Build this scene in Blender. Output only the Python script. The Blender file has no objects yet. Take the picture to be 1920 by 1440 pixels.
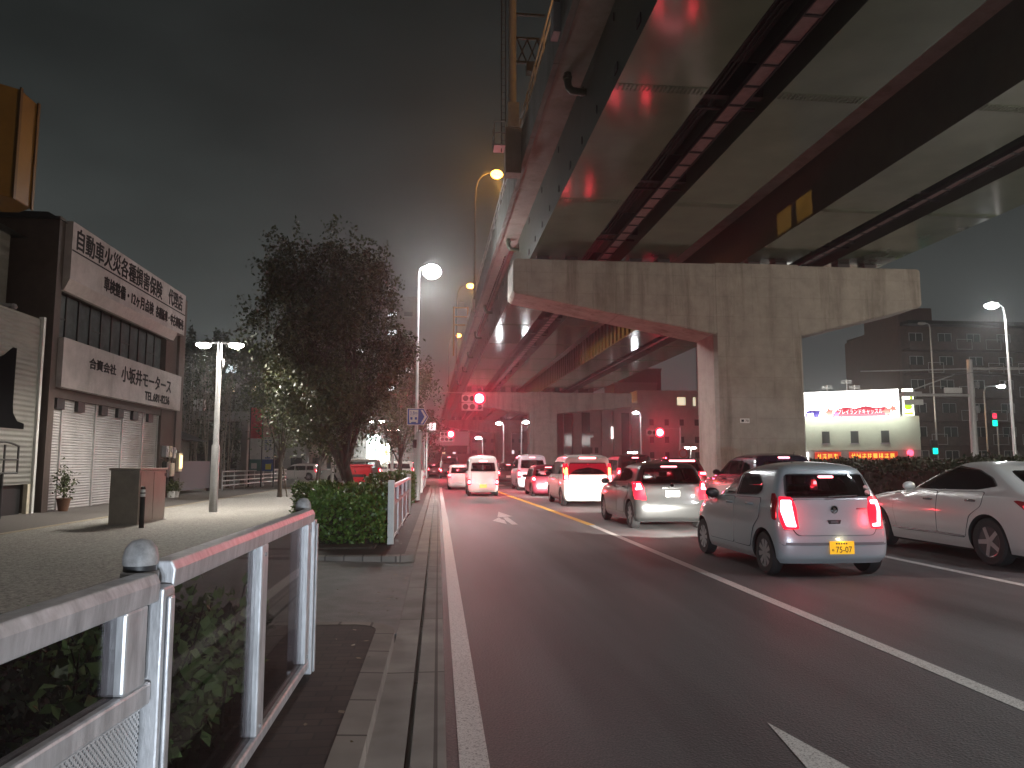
import bpy, bmesh, math, random
import numpy as np
from mathutils import Matrix, Vector
R = math.radians
SC = bpy.context.scene
COL = SC.collection
# ------------------------------------------------------------------ camera
cd = bpy.data.cameras.new('camera'); cam = bpy.data.objects.new('camera', cd); COL.objects.link(cam)
cam.location = (0, 0, 1.6)
cam.rotation_euler = (R(90 + 6.1155), 0, R(-5.5977))
cd.sensor_width = 36; cd.lens = 26.25; cd.clip_start = .05; cd.clip_end = 3000
SC.camera = cam
# ------------------------------------------------------------------ world: dim night cloud lit by the city
W = bpy.data.worlds.new('World'); SC.world = W; W.use_nodes = True
nt = W.node_tree; N = nt.nodes; N.clear()
tc = N.new('ShaderNodeTexCoord'); sx = N.new('ShaderNodeSeparateXYZ'); nt.links.new(tc.outputs['Generated'], sx.inputs[0])
cr = N.new('ShaderNodeValToRGB'); nt.links.new(sx.outputs['Z'], cr.inputs[0])
e = cr.color_ramp.elements
e[0].position = 0.0; e[0].color = (.092, .100, .099, 1)
e[1].position = .62; e[1].color = (.0115, .013, .0127, 1)
k = e.new(.16); k.color = (.066, .073, .071, 1)
k = e.new(.34); k.color = (.030, .034, .033, 1)
mp = N.new('ShaderNodeMapping'); mp.inputs['Scale'].default_value = (1.6, 1.6, 4.5); nt.links.new(tc.outputs['Generated'], mp.inputs[0])
nz = N.new('ShaderNodeTexNoise'); nz.inputs['Scale'].default_value = 1.7; nz.inputs['Detail'].default_value = 5; nt.links.new(mp.outputs[0], nz.inputs['Vector'])
mr = N.new('ShaderNodeMapRange'); mr.inputs[1].default_value = .3; mr.inputs[2].default_value = .7; mr.inputs[3].default_value = .72; mr.inputs[4].default_value = 1.28
nt.links.new(nz.outputs[0], mr.inputs[0])
mx = N.new('ShaderNodeVectorMath'); mx.operation = 'SCALE'; nt.links.new(cr.outputs[0], mx.inputs[0]); nt.links.new(mr.outputs[0], mx.inputs['Scale'])
bg = N.new('ShaderNodeBackground'); bg.inputs['Strength'].default_value = 1.0; nt.links.new(mx.outputs[0], bg.inputs[0])
wo = N.new('ShaderNodeOutputWorld'); nt.links.new(bg.outputs[0], wo.inputs[0])
# ------------------------------------------------------------------ render settings
SC.render.engine = 'CYCLES'
cy = SC.cycles
cy.use_denoising = True
cy.max_bounces = 5; cy.diffuse_bounces = 2; cy.glossy_bounces = 3; cy.transmission_bounces = 3; cy.transparent_max_bounces = 8; cy.volume_bounces = 0
cy.sample_clamp_indirect = 4.0
cy.caustics_reflective = False; cy.caustics_refractive = False
vs = SC.view_settings
vs.view_transform = 'Standard'; vs.look = 'None'; vs.exposure = 0; vs.gamma = 1; vs.use_curve_mapping = False

# ================================================================== helpers
MATS = {}
def mat(name, col, rough=.6, metal=0., var=0., vscale=4., bump=0., bscale=30., coat=0., spec=.5, stretch=None, col2=None, detail=4.):
    if name in MATS: return MATS[name]
    m = bpy.data.materials.new(name); m.use_nodes = True; t = m.node_tree; b = t.nodes['Principled BSDF']
    b.inputs['Base Color'].default_value = (*col, 1); b.inputs['Roughness'].default_value = rough; b.inputs['Metallic'].default_value = metal
    b.inputs['Coat Weight'].default_value = coat; b.inputs['Specular IOR Level'].default_value = spec
    if coat: b.inputs['Coat Roughness'].default_value = .06
    if var or bump:
        tc = t.nodes.new('ShaderNodeTexCoord'); vec = tc.outputs['Object']
        if stretch:
            mp = t.nodes.new('ShaderNodeMapping'); mp.inputs['Scale'].default_value = stretch; t.links.new(vec, mp.inputs[0]); vec = mp.outputs[0]
    if var:
        n = t.nodes.new('ShaderNodeTexNoise'); n.inputs['Scale'].default_value = vscale; n.inputs['Detail'].default_value = detail; n.inputs['Roughness'].default_value = .65
        t.links.new(vec, n.inputs['Vector'])
        r = t.nodes.new('ShaderNodeValToRGB'); t.links.new(n.outputs[0], r.inputs[0])
        c2 = col2 or tuple(min(1, c * (1 + var)) for c in col); c1 = tuple(c * (1 - var) for c in col)
        r.color_ramp.elements[0].position = .32; r.color_ramp.elements[0].color = (*c1, 1)
        r.color_ramp.elements[1].position = .68; r.color_ramp.elements[1].color = (*c2, 1)
        t.links.new(r.outputs[0], b.inputs['Base Color'])
        rr = t.nodes.new('ShaderNodeMapRange'); rr.inputs[3].default_value = max(.02, rough - .1); rr.inputs[4].default_value = min(1, rough + .1)
        t.links.new(n.outputs[0], rr.inputs[0]); t.links.new(rr.outputs[0], b.inputs['Roughness'])
    if bump:
        n2 = t.nodes.new('ShaderNodeTexNoise'); n2.inputs['Scale'].default_value = bscale; n2.inputs['Detail'].default_value = 3; t.links.new(vec, n2.inputs['Vector'])
        bp = t.nodes.new('ShaderNodeBump'); bp.inputs['Strength'].default_value = bump; bp.inputs['Distance'].default_value = .02; t.links.new(n2.outputs[0], bp.inputs['Height'])
        t.links.new(bp.outputs[0], b.inputs['Normal'])
    MATS[name] = m
    return m
def emit(name, col, s, base=None):
    if name in MATS: return MATS[name]
    m = bpy.data.materials.new(name); m.use_nodes = True; b = m.node_tree.nodes['Principled BSDF']
    b.inputs['Base Color'].default_value = (*(base or col), 1); b.inputs['Emission Color'].default_value = (*col, 1); b.inputs['Emission Strength'].default_value = s
    b.inputs['Roughness'].default_value = .35
    MATS[name] = m
    return m
def nodes_mat(name):
    m = bpy.data.materials.new(name); m.use_nodes = True; t = m.node_tree; MATS[name] = m
    return m, t, t.nodes['Principled BSDF']

class MB:
    def __init__(s): s.v = []; s.f = []; s.m = []; s.mi = 0; s.M = None
    def add(s, vs, fs):
        b = len(s.v)
        if s.M is not None: vs = [tuple(s.M @ Vector(p)) for p in vs]
        s.v.extend(tuple(p) for p in vs)
        for f in fs: s.f.append([i + b for i in f]); s.m.append(s.mi)
        return s
    def face(s, *pts): return s.add(pts, [list(range(len(pts)))])
    def box(s, x0, y0, z0, x1, y1, z1):
        x0, x1 = min(x0, x1), max(x0, x1); y0, y1 = min(y0, y1), max(y0, y1); z0, z1 = min(z0, z1), max(z0, z1)
        return s.add([(x0, y0, z0), (x1, y0, z0), (x1, y1, z0), (x0, y1, z0), (x0, y0, z1), (x1, y0, z1), (x1, y1, z1), (x0, y1, z1)],
                     [[0, 3, 2, 1], [4, 5, 6, 7], [0, 1, 5, 4], [1, 2, 6, 5], [2, 3, 7, 6], [3, 0, 4, 7]])
    def cyl(s, p0, p1, r0, r1=None, n=10, caps=True):
        return s.tube([p0, p1], [r0, r0 if r1 is None else r1], n, caps)
    def tube(s, pts, r, n=8, caps=True):
        P = [Vector(p) for p in pts]; rs = list(r) if isinstance(r, (list, tuple)) else [r] * len(P)
        vs = []; fs = []; up = None
        for i, p in enumerate(P):
            d = (P[min(i + 1, len(P) - 1)] - P[max(i - 1, 0)]).normalized()
            if up is None or abs(up.dot(d)) > .95: up = Vector((0, 0, 1)) if abs(d.z) < .9 else Vector((0, 1, 0))
            a = d.cross(up).normalized(); b = a.cross(d).normalized(); up = b
            for k in range(n):
                t = 2 * math.pi * k / n; vs.append(p + (a * math.cos(t) + b * math.sin(t)) * rs[i])
        for i in range(len(P) - 1):
            for k in range(n):
                fs.append([i * n + k, i * n + (k + 1) % n, (i + 1) * n + (k + 1) % n, (i + 1) * n + k])
        if caps: fs.append(list(range(n))[::-1]); fs.append([(len(P) - 1) * n + k for k in range(n)])
        return s.add(vs, fs)
    def prism(s, poly, ax, a, b):
        n = len(poly)
        def q(p, t): return (t, p[0], p[1]) if ax == 'x' else (p[0], t, p[1]) if ax == 'y' else (p[0], p[1], t)
        return s.add([q(p, a) for p in poly] + [q(p, b) for p in poly], [list(range(n))[::-1], [n + i for i in range(n)]] + [[i, (i + 1) % n, n + (i + 1) % n, n + i] for i in range(n)])
    def lathe(s, prof, c=(0, 0, 0), n=16, ax='z'):
        vs = []; fs = []
        for (r, h) in prof:
            for k in range(n):
                t = 2 * math.pi * k / n; a, b = r * math.cos(t), r * math.sin(t)
                vs.append((c[0] + a, c[1] + b, c[2] + h) if ax == 'z' else (c[0] + h, c[1] + a, c[2] + b) if ax == 'x' else (c[0] + a, c[1] + h, c[2] + b))
        m = len(prof)
        for i in range(m - 1):
            for k in range(n): fs.append([i * n + k, i * n + (k + 1) % n, (i + 1) * n + (k + 1) % n, (i + 1) * n + k])
        fs.append(list(range(n))[::-1]); fs.append([(m - 1) * n + k for k in range(n)])
        return s.add(vs, fs)
    def ball(s, c, r, n=10):
        r = r if isinstance(r, (list, tuple)) else (r, r, r)
        vs = []; fs = []; m = n // 2
        for i in range(m + 1):
            ph = math.pi * (i + .02) / (m + .04)
            for k in range(n):
                t = 2 * math.pi * k / n; vs.append((c[0] + r[0] * math.sin(ph) * math.cos(t), c[1] + r[1] * math.sin(ph) * math.sin(t), c[2] + r[2] * math.cos(ph)))
        for i in range(m):
            for k in range(n): fs.append([i * n + k, (i + 1) * n + k, (i + 1) * n + (k + 1) % n, i * n + (k + 1) % n])
        fs.append(list(range(n))); fs.append([m * n + k for k in range(n)][::-1])
        return s.add(vs, fs)
    def build(s, name, mats, parent=None, smooth=0, bevel=0, seg=2, world=True):
        me = bpy.data.meshes.new(name)
        off = Vector((0, 0, 0))
        if parent is not None and world:
            p = parent
            while p is not None: off += p.location; p = p.parent
        me.from_pydata([(v[0] - off.x, v[1] - off.y, v[2] - off.z) for v in s.v], [], s.f)
        for m in (mats if isinstance(mats, (list, tuple)) else [mats]): me.materials.append(m)
        if any(s.m): me.polygons.foreach_set('material_index', s.m)
        bm = bmesh.new(); bm.from_mesh(me); bmesh.ops.recalc_face_normals(bm, faces=bm.faces); bm.to_mesh(me); bm.free()
        if smooth:
            me.polygons.foreach_set('use_smooth', [True] * len(me.polygons)); me.set_sharp_from_angle(angle=R(smooth))
        o = bpy.data.objects.new(name, me); COL.objects.link(o)
        if parent is not None: o.parent = parent
        if bevel:
            b = o.modifiers.new('bevel', 'BEVEL'); b.width = bevel; b.segments = seg; b.limit_method = 'ANGLE'; b.angle_limit = R(40)
        return o
def tag(o, label=None, cat=None, group=None, kind=None):
    if label: o['label'] = label
    if cat: o['category'] = cat
    if group: o['group'] = group
    if kind: o['kind'] = kind
    return o
def thing(name, label, cat, loc=(0, 0, 0), rz=0, group=None):
    o = bpy.data.objects.new(name, None); COL.objects.link(o); o.empty_display_size = .2
    o.location = loc; o.rotation_euler = (0, 0, rz)
    return tag(o, label, cat, group)
def struct(name, mb, m, **k): return tag(mb.build(name, m, **k), kind='structure')
def copy_tree(o, parent=None):
    c = o.copy(); COL.objects.link(c)
    if parent is not None: c.parent = parent
    for ch in o.children: copy_tree(ch, c)
    return c
def light(kind, loc, energy, col=(1, 1, 1), size=.1, parent=None, aim=None, cone=150, blend=.4, name='lamp_light'):
    l = bpy.data.lights.new(name, kind); l.energy = energy; l.color = col
    l.shadow_soft_size = size
    o = bpy.data.objects.new(name, l); COL.objects.link(o); o.location = loc
    if kind == 'SPOT':
        l.spot_size = R(cone); l.spot_blend = blend
        d = Vector(aim or (0, 0, -1)); o.rotation_euler = d.to_track_quat('-Z', 'Y').to_euler()
    if parent is not None:
        o.parent = parent
        if parent.rotation_euler.z == 0 and parent.get('category'): o.location = Vector(loc) - parent.location
    return o
def text(body, w, h, M, mats, name, parent, ext=.01, bold=0., fat=0.):
    """lettering scaled to w x h, centred on the matrix M (x right, y up)"""
    cu = bpy.data.curves.new(name, 'FONT'); cu.body = body; cu.size = 1; cu.extrude = 0; cu.offset = bold; cu.resolution_u = 3
    o = bpy.data.objects.new(name, cu); COL.objects.link(o)
    dg = bpy.context.evaluated_depsgraph_get(); dg.update()
    me = bpy.data.meshes.new_from_object(o.evaluated_get(dg)); bpy.data.objects.remove(o); bpy.data.curves.remove(cu)
    a = np.empty(len(me.vertices) * 3); me.vertices.foreach_get('co', a); a = a.reshape(-1, 3)
    if len(a) == 0: return None
    lo, hi = a.min(0), a.max(0); s = (hi - lo); s[s < 1e-6] = 1
    b = np.zeros_like(a); b[:, 0] = ((a[:, 0] - lo[0]) / s[0] - .5) * w; b[:, 1] = ((a[:, 1] - lo[1]) / s[1] - .5) * h
    fs = [list(p.vertices) for p in me.polygons]
    bpy.data.meshes.remove(me)
    mb = MB(); mb.M = M; mb.add([tuple(p) for p in b], fs)
    if fat:
        for i, (dx, dy) in enumerate(((1, 0), (-1, 0), (0, 1), (0, -1))): mb.add([(p[0] + dx * fat, p[1] + dy * fat * .6, .0007 * (i + 1)) for p in b], fs)
    o = mb.build(name, mats, parent)
    sd = o.modifiers.new('depth', 'SOLIDIFY'); sd.thickness = ext; sd.offset = 0
    return o
def frame(o, x, y):
    """matrix with origin o and axes x,y"""
    x = Vector(x).normalized(); y = Vector(y).normalized(); z = x.cross(y)
    return Matrix(((x.x, y.x, z.x, o[0]), (x.y, y.y, z.y, o[1]), (x.z, y.z, z.z, o[2]), (0, 0, 0, 1)))
def leaf_mesh(name, pos, size, m, parent=None, seed=1, up=.3, aspect=.55, nrm=None):
    rg = np.random.default_rng(seed); n = len(pos)
    t = rg.normal(size=(n, 3)); t[:, 2] -= up; t /= np.linalg.norm(t, axis=1)[:, None]
    q = rg.normal(size=(n, 3)); q[:, 2] += .9
    s = np.cross(t, q); s /= np.linalg.norm(s, axis=1)[:, None] + 1e-9
    L = size * rg.uniform(.65, 1.35, size=(n, 1))
    nn = np.cross(s, t)
    a = pos; b = pos + t * L * .5 + s * L * aspect * .5 + nn * L * .08; c = pos + t * L; d = pos + t * L * .5 - s * L * aspect * .5 + nn * L * .08
    V = np.stack([a, b, c, d], 1).reshape(-1, 3)
    off = Vector((0, 0, 0)); p = parent
    while p is not None: off += p.location; p = p.parent
    V = V - np.array(off)
    me = bpy.data.meshes.new(name); me.vertices.add(4 * n); me.loops.add(4 * n); me.polygons.add(n)
    me.vertices.foreach_set('co', V.astype(np.float32).ravel()); me.loops.foreach_set('vertex_index', np.arange(4 * n, dtype=np.int32))
    me.polygons.foreach_set('loop_start', np.arange(0, 4 * n, 4, dtype=np.int32)); me.polygons.foreach_set('loop_total', np.full(n, 4, dtype=np.int32))
    me.update(calc_edges=True); me.materials.append(m)
    o = bpy.data.objects.new(name, me); COL.objects.link(o)
    if parent is not None: o.parent = parent
    return o
def leaf_mat(name, a, b, rough=.45):
    m, t, p = nodes_mat(name)
    g = t.nodes.new('ShaderNodeNewGeometry'); r = t.nodes.new('ShaderNodeValToRGB'); t.links.new(g.outputs['Random Per Island'], r.inputs[0])
    r.color_ramp.elements[0].color = (*a, 1); r.color_ramp.elements[1].color = (*b, 1); t.links.new(r.outputs[0], p.inputs['Base Color'])
    p.inputs['Roughness'].default_value = rough; p.inputs['Specular IOR Level'].default_value = .45
    return m

# ================================================================== materials
def asphalt():
    m, t, b = nodes_mat('asphalt'); tc = t.nodes.new('ShaderNodeTexCoord')
    n = t.nodes.new('ShaderNodeTexNoise'); n.inputs['Scale'].default_value = 85; n.inputs['Detail'].default_value = 6; n.inputs['Roughness'].default_value = .75; t.links.new(tc.outputs['Object'], n.inputs['Vector'])
    v = t.nodes.new('ShaderNodeTexVoronoi'); v.inputs['Scale'].default_value = 55; t.links.new(tc.outputs['Object'], v.inputs['Vector'])
    mp = t.nodes.new('ShaderNodeMapping'); mp.inputs['Scale'].default_value = (1.2, .12, 1); t.links.new(tc.outputs['Object'], mp.inputs[0])
    n2 = t.nodes.new('ShaderNodeTexNoise'); n2.inputs['Scale'].default_value = 1.1; n2.inputs['Detail'].default_value = 5; t.links.new(mp.outputs[0], n2.inputs['Vector'])
    r = t.nodes.new('ShaderNodeValToRGB'); t.links.new(n.outputs[0], r.inputs[0])
    r.color_ramp.elements[0].position = .3; r.color_ramp.elements[0].color = (.020, .0205, .021, 1)
    r.color_ramp.elements[1].position = .72; r.color_ramp.elements[1].color = (.155, .156, .160, 1)
    r2 = t.nodes.new('ShaderNodeMapRange'); r2.inputs[1].default_value = .3; r2.inputs[2].default_value = .7; r2.inputs[3].default_value = .62; r2.inputs[4].default_value = 1.38; t.links.new(n2.outputs[0], r2.inputs[0])
    s = t.nodes.new('ShaderNodeVectorMath'); s.operation = 'SCALE'; t.links.new(r.outputs[0], s.inputs[0]); t.links.new(r2.outputs[0], s.inputs['Scale']); t.links.new(s.outputs[0], b.inputs['Base Color'])
    bp = t.nodes.new('ShaderNodeBump'); bp.inputs['Strength'].default_value = .55; bp.inputs['Distance'].default_value = .006; t.links.new(v.outputs['Distance'], bp.inputs['Height']); t.links.new(bp.outputs[0], b.inputs['Normal'])
    b.inputs['Roughness'].default_value = .62
    return m
def paint_worn(name, col):
    m, t, b = nodes_mat(name); tc = t.nodes.new('ShaderNodeTexCoord')
    n = t.nodes.new('ShaderNodeTexNoise'); n.inputs['Scale'].default_value = 70; n.inputs['Detail'].default_value = 6; n.inputs['Roughness'].default_value = .8; t.links.new(tc.outputs['Object'], n.inputs['Vector'])
    r = t.nodes.new('ShaderNodeValToRGB'); t.links.new(n.outputs[0], r.inputs[0])
    e = r.color_ramp.elements; e[0].position = .36; e[0].color = (.07, .067, .065, 1); e[1].position = .5; e[1].color = (*col, 1)
    t.links.new(r.outputs[0], b.inputs['Base Color']); b.inputs['Roughness'].default_value = .6
    return m
def concrete(name, col, stain=.5, form=True):
    m, t, b = nodes_mat(name); tc = t.nodes.new('ShaderNodeTexCoord')
    n = t.nodes.new('ShaderNodeTexNoise'); n.inputs['Scale'].default_value = 1.3; n.inputs['Detail'].default_value = 7; n.inputs['Roughness'].default_value = .7; t.links.new(tc.outputs['Object'], n.inputs['Vector'])
    mp = t.nodes.new('ShaderNodeMapping'); mp.inputs['Scale'].default_value = (1.0, 1.0, .09); t.links.new(tc.outputs['Object'], mp.inputs[0])
    n2 = t.nodes.new('ShaderNodeTexNoise'); n2.inputs['Scale'].default_value = 1.0; n2.inputs['Detail'].default_value = 7; n2.inputs['Roughness'].default_value = .7; n2.inputs['Distortion'].default_value = .4; t.links.new(mp.outputs[0], n2.inputs['Vector'])
    r = t.nodes.new('ShaderNodeValToRGB'); t.links.new(n.outputs[0], r.inputs[0])
    e = r.color_ramp.elements; e[0].position = .25; e[0].color = (*[c * .72 for c in col], 1); e[1].position = .75; e[1].color = (*[min(1, c * 1.22) for c in col], 1)
    r2 = t.nodes.new('ShaderNodeValToRGB'); t.links.new(n2.outputs[0], r2.inputs[0])
    e = r2.color_ramp.elements; e[0].position = .30; e[0].color = (1 - stain, 1 - stain * 1.06, 1 - stain * 1.15, 1); e[1].position = .5; e[1].color = (1, 1, 1, 1)
    mm = t.nodes.new('ShaderNodeMix'); mm.data_type = 'RGBA'; mm.blend_type = 'MULTIPLY'; mm.inputs[0].default_value = 1; t.links.new(r.outputs[0], mm.inputs[6]); t.links.new(r2.outputs[0], mm.inputs[7])
    out = mm.outputs[2]
    if form:
        bk = t.nodes.new('ShaderNodeTexBrick'); bk.offset = 0; bk.inputs['Scale'].default_value = 1; bk.inputs['Brick Width'].default_value = 1.8; bk.inputs['Row Height'].default_value = .9; bk.inputs['Mortar Size'].default_value = .008
        bk.inputs['Color1'].default_value = (1, 1, 1, 1); bk.inputs['Color2'].default_value = (.93, .93, .93, 1); bk.inputs['Mortar'].default_value = (.72, .72, .72, 1)
        m3 = t.nodes.new('ShaderNodeMapping'); m3.inputs['Rotation'].default_value = (R(90), 0, 0); t.links.new(tc.outputs['Object'], m3.inputs[0]); t.links.new(m3.outputs[0], bk.inputs['Vector'])
        m4 = t.nodes.new('ShaderNodeMix'); m4.data_type = 'RGBA'; m4.blend_type = 'MULTIPLY'; m4.inputs[0].default_value = .8; t.links.new(out, m4.inputs[6]); t.links.new(bk.outputs[0], m4.inputs[7]); out = m4.outputs[2]
    t.links.new(out, b.inputs['Base Color']); b.inputs['Roughness'].default_value = .85
    n4 = t.nodes.new('ShaderNodeTexNoise'); n4.inputs['Scale'].default_value = 18; n4.inputs['Detail'].default_value = 5; t.links.new(tc.outputs['Object'], n4.inputs['Vector'])
    bp = t.nodes.new('ShaderNodeBump'); bp.inputs['Strength'].default_value = .25; bp.inputs['Distance'].default_value = .02; t.links.new(n4.outputs[0], bp.inputs['Height']); t.links.new(bp.outputs[0], b.inputs['Normal'])
    return m
def brick(name, c1, c2, mortar, w, h, ms, rot=(0, 0, 0), bump=.3, rough=.8, offset=.5, squash=1):
    m, t, b = nodes_mat(name); tc = t.nodes.new('ShaderNodeTexCoord')
    mp = t.nodes.new('ShaderNodeMapping'); mp.inputs['Rotation'].default_value = rot; t.links.new(tc.outputs['Object'], mp.inputs[0])
    bk = t.nodes.new('ShaderNodeTexBrick'); bk.offset = offset; bk.inputs['Scale'].default_value = 1; bk.inputs['Brick Width'].default_value = w; bk.inputs['Row Height'].default_value = h; bk.inputs['Mortar Size'].default_value = ms
    bk.inputs['Color1'].default_value = (*c1, 1); bk.inputs['Color2'].default_value = (*c2, 1); bk.inputs['Mortar'].default_value = (*mortar, 1); t.links.new(mp.outputs[0], bk.inputs['Vector'])
    n = t.nodes.new('ShaderNodeTexNoise'); n.inputs['Scale'].default_value = 2.2; n.inputs['Detail'].default_value = 6; t.links.new(tc.outputs['Object'], n.inputs['Vector'])
    r = t.nodes.new('ShaderNodeMapRange'); r.inputs[1].default_value = .3; r.inputs[2].default_value = .7; r.inputs[3].default_value = .7; r.inputs[4].default_value = 1.2; t.links.new(n.outputs[0], r.inputs[0])
    s = t.nodes.new('ShaderNodeVectorMath'); s.operation = 'SCALE'; t.links.new(bk.outputs[0], s.inputs[0]); t.links.new(r.outputs[0], s.inputs['Scale']); t.links.new(s.outputs[0], b.inputs['Base Color'])
    bp = t.nodes.new('ShaderNodeBump'); bp.inputs['Strength'].default_value = bump; bp.inputs['Distance'].default_value = .01; bp.invert = True; t.links.new(bk.outputs['Fac'], bp.inputs['Height']); t.links.new(bp.outputs[0], b.inputs['Normal'])
    b.inputs['Roughness'].default_value = rough
    return m
def smoked(name, tint, rough=.02):
    m, t, b = nodes_mat(name); t.nodes.remove(b); o = t.nodes['Material Output']
    tr = t.nodes.new('ShaderNodeBsdfTransparent'); tr.inputs[0].default_value = (*tint, 1)
    gl = t.nodes.new('ShaderNodeBsdfGlossy'); gl.inputs['Roughness'].default_value = rough; gl.inputs[0].default_value = (.9, .9, .9, 1)
    lw = t.nodes.new('ShaderNodeLayerWeight'); lw.inputs[0].default_value = .5
    pw = t.nodes.new('ShaderNodeMath'); pw.operation = 'POWER'; pw.inputs[1].default_value = 5; t.links.new(lw.outputs['Facing'], pw.inputs[0])
    fr = t.nodes.new('ShaderNodeMath'); fr.operation = 'MULTIPLY_ADD'; fr.inputs[1].default_value = .55; fr.inputs[2].default_value = .05; t.links.new(pw.outputs[0], fr.inputs[0])
    mx = t.nodes.new('ShaderNodeMixShader'); t.links.new(fr.outputs[0], mx.inputs[0]); t.links.new(tr.outputs[0], mx.inputs[1]); t.links.new(gl.outputs[0], mx.inputs[2]); t.links.new(mx.outputs[0], o.inputs[0])
    return m
ASPH = asphalt()
WPAINT = paint_worn('worn_white_paint', (.62, .62, .6)); YPAINT = paint_worn('worn_yellow_paint', (.80, .44, .04))
CONC = concrete('pier_concrete', (.37, .34, .30), .5)
CONC2 = concrete('plain_concrete', (.33, .31, .29), .25, False)
GUTTER = brick('gutter_concrete', (.30, .28, .26), (.24, .225, .21), (.10, .09, .085), .4, 2.0, .012, offset=0, bump=.2)
AGG = mat('exposed_aggregate', (.33, .315, .285), .8, var=.6, vscale=22, bump=.8, bscale=45, detail=9.)
APRON = mat('driveway_concrete', (.17, .165, .16), .75, var=.28, vscale=3.2, bump=.35, bscale=60)
PAVER = brick('brown_pavers', (.060, .045, .039), (.04, .032, .03), (.03, .027, .025), .22, .11, .008)
DIRT = mat('soil', (.055, .045, .036), .95, var=.4, vscale=9, bump=.8, bscale=25)
GALV = mat('galvanised_steel', (.50, .50, .50), .42, .55, var=.12, vscale=6)
ALU = mat('brushed_aluminium', (.56, .56, .58), .4, .5, var=.28, vscale=7, stretch=(3, 3, .6), bump=.06, bscale=40, detail=8.)
DARK = mat('dark_metal', (.03, .03, .032), .5, .2)
BLACK = mat('black_rubber', (.016, .016, .017), .7, var=.2, vscale=20)
WHITE = mat('white_paint', (.72, .72, .70), .45, var=.08, vscale=5)
GREYP = mat('grey_paint', (.30, .30, .31), .5, var=.12, vscale=4)
CREAM = mat('cream_paint', (.62, .56, .44), .55, var=.1, vscale=6)
CHROME = mat('chrome', (.75, .75, .76), .12, 1.)
GLASSD = mat('car_glass', (.010, .010, .011), .04, 0., spec=.65)
WINDOW = mat('dark_window', (.02, .023, .025), .06, 0., spec=.7)
GLASST = smoked('cabin_glass', (.34, .35, .35), .03); GLASSC = smoked('clear_cabin_glass', (.72, .76, .75), .03); GLASSP = smoked('privacy_glass', (.10, .10, .105), .03)
SMOKE = smoked('smoked_glass', (.69, .67, .68))
INK = mat('sign_ink', (.012, .011, .015), .8, spec=.15)
mat('cap_grey', (.27, .26, .26), .5, var=.3, vscale=25)
# ================================================================== ground and road
Y0, Y1 = -40, 260
g = MB(); g.face((-600, -300, -.12), (600, -300, -.12), (600, 900, -.12), (-600, 900, -.12)); struct('ground', g, mat('far_ground', (.07, .068, .065), .9, var=.3, vscale=.3))
g = MB(); g.box(.06, Y0, -.1, 44, Y1, 0); struct('road', g, ASPH)
g = MB(); g.box(-60, 54, -.09, .06, 82, 0.002); struct('side_road', g, mat('side_asphalt', (.16, .155, .15), .7, var=.2, vscale=40, bump=.3, bscale=80))
def strip(name, pts, m, w=.15, z=.004):
    g = MB(); L = []; Rr = []
    for i, p in enumerate(pts):
        a = Vector(pts[max(i - 1, 0)]); b = Vector(pts[min(i + 1, len(pts) - 1)]); d = (b - a).normalized(); nrm = Vector((d.y, -d.x)) * w / 2
        L.append((p[0] - nrm.x, p[1] - nrm.y, z)); Rr.append((p[0] + nrm.x, p[1] + nrm.y, z))
    for i in range(len(pts) - 1): g.face(L[i], Rr[i], Rr[i + 1], L[i + 1])
    return struct(name, g, m)
strip('edge_line', [(.205, Y0), (.21, 20), (.16, 52)], WPAINT, .16)
strip('lane_line', [(3.86, Y0), (3.88, 5), (4.02, 19.6)], WPAINT, .15)
strip('yellow_line', [(4.02, 19.62), (3.85, 28), (3.57, 38), (3.35, 50)], YPAINT, .21)
strip('lane_line', [(7.75, Y0), (7.74, 12), (7.75, 30), (7.6, 50)], WPAINT, .15)
strip('edge_line', [(11.3, Y0), (11.3, 52)], WPAINT, .15)
strip('stop_line', [(.4, 52), (11.2, 52)], WPAINT, .45)
g = MB()
for k in range(9): g.box(.9 + k * 1.2, 55.5, .002, 1.4 + k * 1.2, 58.5, .005)
struct('crossing_marking', g, WPAINT)
g = MB()
z = .004
g.face((2.05, 4.66, z), (1.85, 3.2, z), (2.05, 3.3, z), (2.32, 3.2, z)); g.face((2.05, 3.26, z), (2.13, 3.26, z), (2.13, -.5, z), (1.98, -.5, z), (1.98, 3.26, z))
g.face((2.03, 25.4, z), (1.80, 22.9, z), (1.95, 22.8, z), (2.27, 23.1, z))
g.face((1.95, 22.6, z), (2.1, 22.75, z), (2.12, 20.0, z), (1.96, 20.0, z), (1.93, 21.3, z))
g.face((1.54, 21.4, z), (1.83, 22.7, z), (1.84, 21.9, z), (1.90, 21.6, z), (1.87, 20.9, z), (1.84, 20.2, z))
struct('arrow_marking', g, WPAINT)
# gutter of two concrete runs with a drain slot between
g = MB(); g.box(-.375, Y0, -.08, -.168, 56, .003); g.box(-.135, Y0, -.08, .06, 56, .004); g.box(-.168, Y0, -.10, -.135, 56, -.075); struct('gutter', g, GUTTER)
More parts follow.
